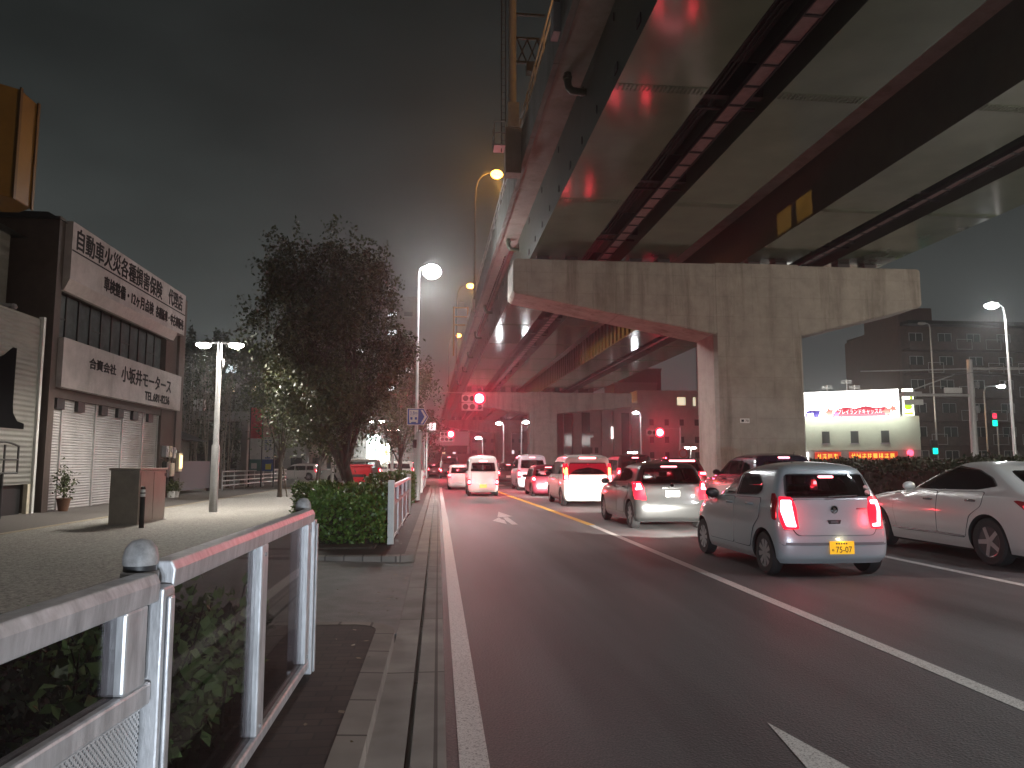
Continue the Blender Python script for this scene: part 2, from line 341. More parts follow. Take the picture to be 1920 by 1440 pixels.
# pavement, driveway, planting strips
g = MB(); g.box(-60, Y0, -.1, -4.2, 54, .12); struct('pavement', g, AGG)
g = MB(); g.add([(-4.2, 7.3, .12), (-.375, 7.3, .015), (-.375, 12.5, .015), (-4.2, 12.5, .12), (-4.2, 7.3, -.1), (-.375, 7.3, -.1), (-.375, 12.5, -.1), (-4.2, 12.5, -.1)], [[0, 1, 2, 3], [1, 5, 6, 2], [0, 4, 5, 1], [3, 2, 6, 7]]); struct('driveway', g, APRON)
def arc(cx, cy, r, a0, a1, n=7): return [(cx + r * math.cos(R(a0 + (a1 - a0) * i / n)), cy + r * math.sin(R(a0 + (a1 - a0) * i / n))) for i in range(n + 1)]
near = [(-4.2, Y0), (-.375, Y0)] + arc(-.80, 6.95, .425, 0, 80) + [(-4.2, 7.55)]
far = [(-4.2, 12.6)] + arc(-.72, 12.75, .345, -80, 0)[0:] + [(-.375, 54), (-4.2, 54)]
KERB = brick('kerb_stone', (.25, .225, .20), (.20, .18, .165), (.07, .06, .055), .3, .62, .012, offset=0)
def inset(p, d):
    n = len(p); o = []
    for i in range(n):
        a, b, c = Vector(p[i - 1]), Vector(p[i]), Vector(p[(i + 1) % n])
        e1 = (b - a).normalized(); e2 = (c - b).normalized(); n1 = Vector((-e1.y, e1.x)); n2 = Vector((-e2.y, e2.x)); m = (n1 + n2).normalized()
        o.append(tuple(b + m * d / max(.4, m.dot(n1))))
    return o
for nm, pl in (('near', near), ('far', far)):
    ins = inset(pl, .165); n = len(pl); g = MB()
    for i in range(n):
        j = (i + 1) % n
        a, b, c, d = pl[i], pl[j], ins[j], ins[i]
        g.add([(*a, -.1), (*b, -.1), (*a, .118), (*b, .118)], [[0, 1, 3, 2]])
        g.add([(*a, .118), (*b, .118), (*c, .125), (*d, .125)], [[0, 1, 2, 3]])
    struct('kerb', g, KERB)
    g = MB(); g.prism(ins, 'z', -.1, .122); struct('pavement_edge', g, PAVER)
g = MB(); g.box(-3.6, -8, .10, -1.12, 5.75, .15); g.box(-4.0, 13.5, .10, -1.1, 23, .15); g.box(-4.0, 24, .10, -1.1, 34, .15); struct('soil_bed', g, DIRT)
g = MB(); g.box(-12.4, Y0, .1, -9.3, 54, .127); struct('asphalt_path', g, mat('path_asphalt', (.13, .118, .108), .85, var=.2, vscale=30, bump=.3, bscale=80))
g = MB(); g.box(-9.3, Y0, .1, -9.15, 54, .132); struct('path_edge', g, mat('path_edge_stone', (.34, .29, .21), .8, var=.2, vscale=8))
# median island and the far pavement across the road
g = MB(); g.box(11.55, Y0, -.05, 16.6, 49, .16); struct('median', g, CONC2)
g = MB(); g.box(12.0, Y0, .1, 16.2, 48.5, .20); struct('median_soil', g, DIRT)
g = MB(); g.box(28.5, Y0, -.05, 120, 58, .14); g.box(44, 58, -.05, 120, 260, .13); struct('far_pavement', g, AGG)
# ================================================================== viaduct
def girder_paint():
    m, t, b = nodes_mat('girder_paint'); tc = t.nodes.new('ShaderNodeTexCoord')
    n = t.nodes.new('ShaderNodeTexNoise'); n.inputs['Scale'].default_value = .7; n.inputs['Detail'].default_value = 6; t.links.new(tc.outputs['Object'], n.inputs['Vector'])
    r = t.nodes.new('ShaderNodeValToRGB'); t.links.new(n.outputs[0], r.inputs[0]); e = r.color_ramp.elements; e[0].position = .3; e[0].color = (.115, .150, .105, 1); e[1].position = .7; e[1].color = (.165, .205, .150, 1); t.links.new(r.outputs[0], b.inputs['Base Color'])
    mp = t.nodes.new('ShaderNodeMapping'); mp.inputs['Scale'].default_value = (1, .35, 1); mp.inputs['Rotation'].default_value = (0, 0, R(25)); t.links.new(tc.outputs['Object'], mp.inputs[0])
    n2 = t.nodes.new('ShaderNodeTexNoise'); n2.inputs['Scale'].default_value = 5; n2.inputs['Detail'].default_value = 4; t.links.new(mp.outputs[0], n2.inputs['Vector'])
    bp = t.nodes.new('ShaderNodeBump'); bp.inputs['Strength'].default_value = .10; bp.inputs['Distance'].default_value = .02; t.links.new(n2.outputs[0], bp.inputs['Height']); t.links.new(bp.outputs[0], b.inputs['Normal'])
    b.inputs['Roughness'].default_value = .12; b.inputs['Specular IOR Level'].default_value = .9
    return m
GREEN = girder_paint()
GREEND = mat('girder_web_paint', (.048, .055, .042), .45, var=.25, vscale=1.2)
SOFF = concrete('soffit_concrete', (.27, .235, .21), .35, False)
PARA = concrete('parapet_concrete', (.15, .155, .145), .45, False)
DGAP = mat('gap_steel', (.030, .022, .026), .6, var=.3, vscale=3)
TRAY = mat('tray_steel', (.28, .19, .19), .55, var=.2, vscale=5)
BANG = .01357
D0, D1 = -30, 215
deck = thing('viaduct', 'elevated expressway of green steel box girders overhead, its soffits shining with car lights', 'viaduct', (0, 0, 0), BANG)
def dk(x, y): return (x * math.cos(BANG) - y * math.sin(BANG), x * math.sin(BANG) + y * math.cos(BANG))
ZB, ZS = 10.9, 13.05
for (a, b) in ((4.49, 6.84), (8.72, 11.1), (14.3, 16.7), (18.5, 21.2)):
    g = MB()
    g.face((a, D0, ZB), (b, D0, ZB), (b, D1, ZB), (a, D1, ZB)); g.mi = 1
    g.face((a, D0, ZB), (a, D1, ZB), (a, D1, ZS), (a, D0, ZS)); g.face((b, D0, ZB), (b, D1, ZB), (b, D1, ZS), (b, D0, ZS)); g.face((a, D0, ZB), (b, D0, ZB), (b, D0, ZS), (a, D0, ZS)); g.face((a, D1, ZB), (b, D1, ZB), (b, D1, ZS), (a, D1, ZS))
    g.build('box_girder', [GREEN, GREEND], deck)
g = MB(); g.box(3.6, D0, ZS, 12.0, D1, ZS + .28); g.build('deck_slab', SOFF, deck)
g = MB(); g.box(13.6, D0, ZS, 22.2, D1, ZS + .28); g.build('deck_slab', SOFF, deck)
def row(o, ys):
    o.location.y = ys[0]
    for y in ys[1:]: c = o.copy(); COL.objects.link(c); c.location.y = y
def parapet(x0, x1, zt, step=4.0):
    g = MB(); y = D0
    while y < D1: g.box(x0, y + .02, ZS - .06, x1, min(D1, y + step - .02), zt); y += step
    return g.build('parapet', PARA, deck)
parapet(3.42, 3.597, 14.35, 5); parapet(12.003, 12.14, 13.8); parapet(13.46, 13.597, 14.15); parapet(22.203, 22.36, 14.35)
# unseen tall panels on the inner edge, openings shaped to throw lamp-lit patches
g = MB()
for y in np.arange(D0, D1, 2.0):
    if 23 < y < 27 or y > 40: continue
    g.box(12.02, y, 13.805, 12.07, y + 2.0, 15.9)
g.box(12.02, 24, 14.05, 12.07, 24.2, 15.9); g.box(12.02, 25.15, 14.05, 12.07, 25.42, 15.9); g.box(12.02, 26.4, 14.05, 12.07, 28, 15.9); g.box(12.02, 24, 13.805, 12.07, 28, 14.045); g.build('unseen_noise_panel', GREYP, deck)
g = MB()
for y in np.arange(D0, D1, 2.0):
    g.box(3.44, y + .02, 14.36, 3.50, y + .09, 15.2)
g.box(3.45, D0, 15.15, 3.50, D1, 15.21); g.box(3.45, D0, 14.75, 3.50, D1, 14.8)
g.build('edge_railing', GREYP, deck)
# web stiffeners and bolt plates seen on the outer web and on the web in the middle gap
def stiff(xw, sgn, ys, nm='web_stiffener'):
    g = MB(); g.box(xw, -.01, ZB + .05, xw + sgn * .13, .01, ZS - .02)
    row(g.build(nm, GREEND, deck), ys)
stiff(14.298, -1, np.arange(42, 110, 1.2))
# plates in rows along the outer web, a stain-dark bolt cover each
g = MB()
rr = random.Random(4)
for y in np.arange(3, 150, 2.0):
    for z in (11.15, 12.6):
        g = MB(); g.box(4.46, y + rr.uniform(-.2, .2), z, 4.487, y + .18, z + .22)
        if y < 100 and (int(y) + int(z)) % 4 < 3: g.build('bolt_cover', DGAP, deck)
# splice plates across each box bottom
sp = None
for (a, b) in ((4.49, 6.84), (8.72, 11.1), (14.3, 16.7), (18.5, 21.2)):
    g = MB(); w = b - a
    g.box(a + .04, -.17, ZB - .014, b - .04, .17, ZB - .002)
    n = int(w / .11)
    for i in range(n):
        x = a + .1 + i * (w - .2) / (n - 1)
        for yy in (-.12, -.05, .05, .12): g.box(x - .022, yy - .022, ZB - .034, x + .022, yy + .022, ZB - .014)
    o0 = None
    for y in np.arange(1.2, 100, 8.0):
        if o0 is None: o0 = g.build('splice_plate', GREEN, deck); o0.location.y = y
        else: c = o0.copy(); COL.objects.link(c); c.location.y = y
# dark bays between the boxes: cross beams, cable tray with ties
for (a, b, t0, t1) in ((6.84, 8.72, 7.72, 8.18), (16.7, 18.5, 17.45, 17.8)):
    g = MB(); g.box(a + .01, 0, 11.25, b - .01, .22, 12.2); row(g.build('cross_beam', DGAP, deck), np.arange(-18, 140, 6.0))
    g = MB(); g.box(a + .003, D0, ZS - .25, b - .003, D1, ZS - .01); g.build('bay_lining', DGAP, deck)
    g = MB(); g.box(t0 + .03, D0, 11.02, t1 - .03, D1, 11.06); g.mi = 1
    g.box(t0, D0, 10.98, t0 + .03, D1, 11.12); g.box(t1 - .03, D0, 10.98, t1, D1, 11.12)
    for y in np.arange(-18, 140, 1.0): g.box(t0 + .031, y, 10.985, t1 - .031, y + .07, 11.015)
    for y in np.arange(-18, 140, 6.0): g.box(a + .02, y + .5, 11.13, b - .02, y + .58, 11.2)
    g.build('cable_tray', [TRAY, DGAP], deck)
    g = MB()
    for i in range(4): g.tube([(a + .2 + i * .13, D0, 11.3), (a + .2 + i * .13, D1, 11.3)], .03, 6)
    g.build('cable', BLACK, deck)
# drain elbows under the left cantilever
dp = None
for y in (4.6, 20.6, 37, 53, 64, 76, 88, 103):
    if dp is None:
        g = MB(); g.tube([(3.95, 0, ZS), (3.95, 0, 12.78), (3.98, 0, 12.62), (4.08, 0, 12.52), (4.24, 0, 12.5), (4.49, 0, 12.5)], .11, 10); g.tube([(3.95, 0, 12.95), (3.95, 0, 12.86)], .14, 10)
        dp = g.build('drain_elbow', mat('drain_pipe', (.06, .075, .05), .5), deck, smooth=40); dp.location.y = y
    else: c = dp.copy(); COL.objects.link(c); c.location.y = y
g = MB()
for y in np.arange(40, 110, .5): g.box(4.05, y, 12.93, 4.11, y + .12, 13.0)
g.tube([(4.2, 38, 12.92), (4.2, 120, 12.92)], .05, 6); g.build('drain_rail', DGAP, deck)

def pier(Y, xl, c0, c1, xr, label, thick=2.4, plate=False, far=False, zl=8.95, zr=8.7, zroot=7.3):
    t = thing('viaduct_pier', label, 'pier', (c0, Y, 0), 0, 'piers carrying the viaduct')
    g = MB(); c = .12
    prof = [(xl + c, 10.5), (xl, 10.38), (xl, zl + .15), (xl + c, zl), (c0 + .02, zroot), (c0 + .02, zroot - .02), (c1 - .02, zroot - .02), (c1 - .02, zroot), (xr - c, zr), (xr, zr + .1), (xr, 10.42), (xr - c, 10.5)]
    prof = [(xl + c, 10.5), (xl, 10.38), (xl, zl + .15), (xl + c, zl), (c0, zroot), (c1, zroot), (xr - c, zr), (xr, zr + .1), (xr, 10.42), (xr - c, 10.5)]
    g.prism(prof, 'y', Y, Y + thick); g.build('crossbeam', CONC, t, bevel=.10)
    g = MB(); k = .14
    g.prism([(c0 + k, Y - .012), (c1 - k, Y - .012), (c1 - .0, Y + k), (c1, Y + thick - k), (c1 - k, Y + thick + .012), (c0 + k, Y + thick + .012), (c0, Y + thick - k), (c0, Y + k)], 'z', 0, 10.52)
    g.build('column', CONC, t)
    for (a, b) in ((4.6, 6.7), (8.85, 10.95), (14.45, 16.5), (18.65, 21.0)):
        x = dk((a + b) / 2, Y)[0]
        for xx in (x - .65, x + .65):
            if xl + .4 < xx < xr - .4: g = MB(); g.box(xx - .28, Y + thick / 2 - .3, 10.5, xx + .28, Y + thick / 2 + .3, 10.89); g.build('bearing', DGAP, t)
    if plate:
        g = MB(); g.box(c0 + 1.05, Y - .04, 3.38, c0 + 1.47, Y - .014, 3.58); p = g.build('number_plate', WHITE, t)
        text('\u25a0 70', .32, .10, frame((c0 + 1.26, Y - .046, 3.48), (1, 0, 0), (0, 0, 1)), INK, 'lettering', p)
    return t
pier(31.5, 3.12, 12.05, 16.15, 21.9, 'massive T-shaped concrete pier standing just behind the cars, streaked with brown stains', plate=True)
pier(92, 3.1, 11.15, 14.7, 24.2, 'second concrete pier down the road, its crossbeam washed in red light', zl=9.0, zr=8.75, zroot=7.85)
pier(152, 2.0, 11.3, 14.9, 24.0, 'third, farthest concrete pier of the viaduct, low behind the red signal', zl=9.0, zr=8.75, zroot=7.85)

# sodium lamps on the deck edge
SOD = emit('sodium_lens', (1, .45, .08), 11)
def deck_lamp(y, label):
    bx, by = dk(3.38, y)
    t = thing('expressway_lamp', label, 'street lamp', (bx, by, 14.2), BANG, 'sodium lamps on the viaduct edge')
    g = MB(); g.tube([(0, 0, -.9), (0, 0, 0), (0, 0, 7.6), (.05, 0, 8.6), (.22, 0, 9.3), (.55, 0, 9.75), (1.0, 0, 9.95), (1.3, 0, 9.98)], [.10, .10, .075, .065, .06, .055, .05, .05], 8); g.build('pole', mat('dull_grey_pole', (.10, .10, .10), .7), t, smooth=40, world=False)
    g = MB(); g.box(-.16, -.25, -1.0, .14, .25, -.15); g.build('bracket', GREYP, t, world=False)
    g = MB(); g.ball((1.65, 0, 9.98), (.42, .17, .12), 12); h = g.build('lamp_head', GREYP, t, smooth=40, world=False)
    g = MB(); g.ball((1.68, 0, 9.89), (.5, .36, .34), 12); g.build('lens', SOD, h, smooth=40, world=False)  # lens enlarged to imitate the sodium lamp's glare
    light('SPOT', (1.68, 0, 9.4), 27000, (1, .45, .09), .15, t, aim=(.62, 0, -1), cone=94, blend=.5)
    if y > 30: light('POINT', (1.68, 0, 9.4), 1000, (1, .42, .07), .3, t)  # second lamp added for an orange halo in the haze
OG = 1
for y, l in ((19, 'orange sodium lamp on the viaduct above the splice, over the near girders'), (56, 'nearest and highest of the lit orange lamps along the viaduct edge'), (93, 'second orange lamp along the viaduct edge, beside the white street lamp'), (130, 'farthest and lowest orange lamp on the viaduct, beside the small gantry')): deck_lamp(y, l)
# gantry mast with ladder on the deck edge
bx, by = dk(3.1, 27.7)
t = thing('gantry_mast', 'dark gantry mast with a side ladder rising from the viaduct edge', 'gantry', (bx, by, 13.2))
g = MB(); g.cyl((bx, by, 13.2), (bx, by, 21), .17, n=10); g.build('mast', GREYP, t, smooth=40)
g = MB(); g.box(bx - .28, by - .3, 12.7, bx + .32, by + .3, 14.5); g.build('mast_base', SOFF, t)
g = MB(); g.box(bx - .2, by - .36, 14.52, bx + .24, by - .18, 15.5); g.build('control_box', GREYP, t)
g = MB()
for x in (-.42, -.26): g.tube([(bx + x, by - .05, 13.6), (bx + x, by - .05, 21)], .022, 6)
for i in range(26): g.tube([(bx - .42, by - .05, 13.8 + i * .28), (bx - .26, by - .05, 13.8 + i * .28)], .014, 5)
g.build('ladder', DARK, t)
g = MB(); g.box(bx - .72, by - .35, 13.75, bx - .3, by + .35, 13.8)
for (x, y) in ((-.72, -.35), (-.72, .35), (-.3, -.35)): g.tube([(bx + x, by + y, 13.8), (bx + x, by + y, 14.7)], .02, 6)
for z in (14.25, 14.7): g.tube([(bx - .3, by - .35, z), (bx - .72, by - .35, z), (bx - .72, by + .35, z)], .02, 6)
g.build('service_platform', GREYP, t)
g = MB()
for z in (17.3, 18.3, 19.3):
    g.box(bx + .1, by - .05, z, bx + 1.3, by + .05, z + .08)
for i in range(3): g.tube([(bx + .2 + .4 * i, by, 17.3), (bx + .6 + .4 * i, by, 18.3)], .03, 5); g.tube([(bx + .6 + .4 * i, by, 17.3), (bx + .2 + .4 * i, by, 18.3)], .03, 5)
g.build('bracket_truss', DARK, t); g = MB(); g.box(bx + .55, by - .2, 16.9, bx + .95, by + .2, 17.28); g.build('lamp_box', DARK, t)
bx, by = dk(2.6, 80)
t = thing('small_gantry', 'small orange-lit gantry frame far along the viaduct edge', 'gantry', (bx, by, 13.2))
g = MB()
for x in (0, 1.5): g.cyl((bx + x, by, 13.2), (bx + x, by, 18.6), .09, n=8)
for z in (16.6, 17.5, 18.5): g.cyl((bx, by, z), (bx + 1.5, by, z), .07, n=8)
g.build('frame', mat('orange_lit_steel', (.42, .2, .06), .5), t)  # orange of the sodium light put into the steel's colour
g = MB(); g.box(bx + .55, by - .2, 18.6, bx + 1.1, by + .2, 19.1); g.build('camera_box', GREYP, t)

# ================================================================== street lamps
LED = emit('led_lens', (.93, .97, 1.0), 120); LEDW = emit('white_lens', (1, .96, .90), 90)
def tall_lamp(x, y, h, arm, label, E, col=(1, .97, .93), group='tall single street lamps', z0=.12, r=.09, lens=None, cone=150, big=0, point=False):
    t = thing('street_lamp', label, 'street lamp', (x, y, z0), 0, group)
    g = MB(); g.tube([(0, 0, 0), (0, 0, 1.2), (0, 0, 1.25), (0, 0, h - .5), (arm * .12, 0, h - .12), (arm * .45, 0, h), (arm, 0, h + .03)], [r * 1.25, r * 1.2, r, r * .62, r * .55, r * .5, r * .5], 10); g.build('pole', GALV, t, smooth=40, world=False)
    g = MB(); s = 1 if arm > 0 else -1
    g.ball((arm + s * .22, 0, h + .05), (.36, .16, .08), 12); hd = g.build('lamp_head', GREYP, t, smooth=40, world=False)
    g = MB(); g.ball((arm + s * .24, 0, h - (.22 if big else .02)), (.46, .42, .36) if big else (.34, .25, .15), 12); g.build('lens', lens or LED, hd, smooth=40, world=False)  # lens oversized so its shape imitates bloom around the lamp
    if E: 
        o = light('POINT' if point else 'SPOT', (arm + s * .24, 0, h - .14), E, col, .14, t, aim=(s * .12, 0, -1), cone=cone, blend=.5); o.location = (arm + s * .24, 0, h - (.68 if big else .2))
    if big: light('POINT', (0, 0, 0), 1100, col, .56, t).location = (arm + s * .24, 0, h - .22)  # extra lamp added only for the glow around the lens
    return t
tall_lamp(-1.08, 36.5, 11.2, .42, 'tall white street lamp, brightest of all, rising right of the big tree', 6500, big=1, cone=152)
def double_lamp(x, y, h, label, E, w=.5, group='twin-headed street lamps', z0=.12, big=True):
    t = thing('twin_street_lamp', label, 'street lamp', (x, y, z0), 0, group)
    g = MB()
    if big: g.tube([(0, 0, 0), (0, 0, 2.05), (0, 0, 2.1), (0, 0, h - .1), (0, 0, h + .02)], [.125, .12, .085, .07, .07], 14)
    else: g.tube([(0, 0, 0), (0, 0, h)], [.06, .045], 8)
    g.tube([(-w, 0, h + .03), (w, 0, h + .03)], .035, 8); p = g.build('pole', GALV, t, smooth=40, world=False)
    if big:
        g = MB(); g.box(.07, -.05, h - .75, .14, .05, h - .5); g.build('sensor_box', GALV, t, world=False, bevel=.02)
    for s in (-1, 1):
        g = MB(); g.lathe([(.02, .09), (.16, .07), (.23, .02), (.235, 0)], (s * w, 0, h - .02), 18); hd = g.build('lamp_head', GREYP, t, smooth=40, world=False)
        g = MB(); g.lathe([(.225, 0), (.215, -.06), (.12, -.12), (.01, -.13)], (s * w, 0, h - .022), 18); g.build('lens', LEDW, hd, smooth=40, world=False)
        if E: o = light('SPOT', (s * w, 0, h - .2), E, (1, .93, .82), .12, t, aim=(0, 0, -1), cone=160, blend=.35); o.location = (s * w, 0, h - .22)
    return t
double_lamp(-6.93, 24.2, 5.28, 'twin-headed white lamp on a thick grey pole before the garage', 850)
double_lamp(-5.1, 62, 5.0, 'small twin-globe lamp under the far trees, left of the pair', 350, .42, 'small twin lamps up the road', big=False)
double_lamp(-4.6, 78, 5.0, 'small twin-globe lamp under the far trees, right of the pair', 350, .42, 'small twin lamps up the road', big=False)
double_lamp(25.5, 74, 3.3, 'small twin-globe lamp beside the round no-entry sign under the viaduct', 60, .36, 'small twin lamps up the road', big=False, z0=0)
double_lamp(22.6, 86, 3.0, 'smaller twin-globe lamp behind the tall dark wagon', 0, .36, 'small twin lamps up the road', big=False, z0=0)
for (x, y, h, a, l, E) in ((27.98, 34, 9.45, -.45, 'bright single street lamp at the right edge, before the brown apartments', 3800),
                        (42.29, 60, 13.6, -.5, 'unlit tall lamp in front of the brown apartments', 0),
                        (46.9, 60, 8.2, 1.4, 'lower curved-arm lamp right of the signal pole', 300),
                        (6.94, 80, 5.95, -.25, 'left lamp of the slim pair before the second pier', 500), (8.86, 80, 6.1, .25, 'right lamp of the slim pair before the second pier', 500),
                        (5.05, 86, 4.6, -.25, 'low slim lamp above the white van roof', 200), (22.0, 80, 7.2, -.3, 'slim lamp in front of the pale flats right of the second pier', 900),
                        (-2.2, 95, 7.4, .5, 'white street lamp glimpsed right of the blue bus sign', 700), (-23, 68, 9.3, -.3, 'far white lamp between the garage and the thick lamp pole', 300)):
    tall_lamp(x, y, h, a, l, E, z0=.12 if x < 0 or x > 28 else 0, group='slim street lamps farther off', r=.08, lens=(GREYP if E == 0 else None))
# lamps of the same rows, just outside the picture
tall_lamp(13.9, 4.5, 8.6, -.5, 'street lamp on the median beside the white sedan, just out of view', 2500, col=(.93, .97, 1), z0=.16)
tall_lamp(28.2, 10, 9.6, -.6, 'street lamp on the far kerb out of view right of the sedan', 10500, col=(1, .86, .72), z0=.14, point=True)
tall_lamp(-9.6, 1.5, 9.0, .6, 'street lamp behind the viewer on the pavement', 420, col=(1, .9, .8), z0=.12)

# ================================================================== roadside glass fences
def fence_post(t, x, y, h=1.08):
    g = MB(); g.box(x - .02, y - .045, .12, x + .05, y + .045, .12 + h); g.box(x + .051, y - .022, .13, x + .066, y + .022, .12 + h - .03); g.box(x - .12, y - .05, .12, x - .021, y + .05, .12 + h + .002); p = g.build('post', ALU, t, bevel=.008); x -= .045
    g = MB(); g.lathe([(.054, 0), (.058, .012), (.058, .045), (.052, .05)], (x, y, .12 + h), 18); g.build('collar', mat('cap_grey', (0, 0, 0)), p, smooth=40)
    g = MB(); g.lathe([(.051, .05), (.051, .07)], (x, y, .12 + h), 18); g.build('band', DARK, p, smooth=40)
    g = MB(); g.lathe([(.054, .07), (.055, .095), (.048, .125), (.03, .148), (.004, .155)], (x, y, .12 + h), 24); g.build('cap', mat('cap_grey', (.27, .26, .26), .5, var=.3, vscale=25), p, smooth=50)
FX = -.93
t = thing('glass_fence', 'near roadside fence with white posts and dark smoked glass panels, cropped at the lower left', 'fence', (FX, 2.6, .12))
P1, P2 = 2.62, 5.62
fence_post(t, FX, P1); fence_post(t, FX, P2)
NB = None
def rail(y0, y1, z0, z1, nm='rail', dx=.035, m=ALU): g = MB(); g.M = NB; g.box(FX - dx, y0, z0, FX + dx, y1, z1); return g.build(nm, m, t, bevel=.01)
def toprail(y0, y1, z, nm='top_rail'):
    g = MB(); g.M = NB; pr = [(FX - .045, z - .09), (FX + .045, z - .09), (FX + .05, z - .03), (FX + .035, z), (FX - .035, z), (FX - .05, z - .03)]; g.prism(pr, 'y', y0, y1); return g.build(nm, ALU, t, bevel=.006)
toprail(P1 + .056, P2 - .056, 1.275); rail(P1 + .056, P2 - .056, .17, .23, 'bottom_rail')
rail(P2 - .22, P2 - .085, .231, 1.184, 'mullion'); rail(4.02, 4.16, .231, 1.184, 'mullion'); rail(P1 + .056, P1 + .11, .231, 1.184, 'mullion')
for (a, b) in ((P1 + .111, 4.019), (4.161, P2 - .221)):
    g = MB(); g.box(FX - .006, a, .2305, FX + .006, b, 1.1845); g.build('glass_panel', SMOKE, t)
for (y, z) in ((P2 - .15, .27), (P2 - .15, 1.13), (4.09, .27), (4.09, 1.13), (P1 + .083, .27)): g = MB(); g.lathe([(.012, 0), (.010, .006), (.003, .008)], (FX + .035, y, z), 8, 'x'); g.build('bolt', GREYP, t)
NB = Matrix.Translation((FX, P1, 0)) @ Matrix.Rotation(R(-4.6), 4, 'Z') @ Matrix.Translation((-FX, -P1, 0))
toprail(-3.0, P1 - .056, 1.25); rail(-3.0, P1 - .056, .845, .915, 'mid_rail'); rail(-3.0, P1 - .056, .17, .23, 'bottom_rail')
rail(P1 - .24, P1 - .10, .916, 1.16, 'mullion')
g = MB(); g.M = NB; g.box(FX - .006, -3, .9155, FX + .006, P1 - .241, 1.1595); g.build('glass_panel', SMOKE, t)
def perf():
    m, t, b = nodes_mat('perforated_sheet'); tc = t.nodes.new('ShaderNodeTexCoord')
    mp = t.nodes.new('ShaderNodeMapping'); mp.inputs['Rotation'].default_value = (R(45), 0, 0); t.links.new(tc.outputs['Object'], mp.inputs[0])
    v = t.nodes.new('ShaderNodeTexVoronoi'); v.inputs['Scale'].default_value = 85; v.inputs['Randomness'].default_value = 0; t.links.new(mp.outputs[0], v.inputs['Vector'])
    c = t.nodes.new('ShaderNodeSeparateXYZ'); t.links.new(mp.outputs[0], c.inputs[0])
    def fr(o):
        a = t.nodes.new('ShaderNodeMath'); a.operation = 'PINGPONG'; a.inputs[1].default_value = .0075; t.links.new(o, a.inputs[0]); return a.outputs[0]
    a = t.nodes.new('ShaderNodeVectorMath'); a.operation = 'LENGTH'; cb = t.nodes.new('ShaderNodeCombineXYZ'); t.links.new(fr(c.outputs[1]), cb.inputs[0]); t.links.new(fr(c.outputs[2]), cb.inputs[1]); t.links.new(cb.outputs[0], a.inputs[0])
    r = t.nodes.new('ShaderNodeMath'); r.operation = 'GREATER_THAN'; r.inputs[1].default_value = .0042; t.links.new(a.outputs['Value'], r.inputs[0])
    t.links.new(r.outputs[0], b.inputs['Alpha']); b.inputs['Base Color'].default_value = (.6, .61, .63, 1); b.inputs['Roughness'].default_value = .45; b.inputs['Metallic'].default_value = .4
    t.nodes.remove(v)
    return m
g = MB(); g.M = NB; g.box(FX - .002, -3, .2305, FX + .002, P1 - .06, .8445); g.build('perforated_panel', perf(), t)
def far_fence(y0, y1, x, label, n=4):
    t = thing('glass_fence', label, 'fence', (x, y0, .12), 0, 'roadside fence runs past the driveway')
    g = MB(); L = y1 - y0
    g.prism([(x - .045, 1.15), (x + .045, 1.15), (x + .04, 1.21), (x - .04, 1.21)], 'y', y0 + .07, y1 - .07); g.build('top_rail', ALU, t)
    for (a, b, nm) in ((.80, .86, 'mid_rail'), (.17, .22, 'bottom_rail')): g = MB(); g.box(x - .03, y0 + .06, a, x + .03, y1 - .06, b); g.build(nm, ALU, t)
    for i in range(n + 1):
        y = y0 + L * i / n; g = MB(); w = .06 if i in (0, n) else .035
        g.box(x - w, y - w, .12, x + w, y + w, 1.3 if i in (0, n) else 1.149); g.build('post', WHITE if i in (0, n) else ALU, t, bevel=.008)
    for i in range(n):
        a, b = y0 + L * i / n + .061, y0 + L * (i + 1) / n - .061
        g = MB(); g.box(x - .005, a, .861, x + .005, b, 1.149); g.build('glass_panel', SMOKE, t)
        g = MB(); g.box(x - .008, a, .221, x + .008, b, .799); g.build('lower_panel', GREYP, t)
far_fence(14.25, 22.7, -.87, 'glass fence glowing red in tail light, along the clipped hedge')
far_fence(39.5, 50, -.87, 'last short fence run beyond the blue bus sign pole')

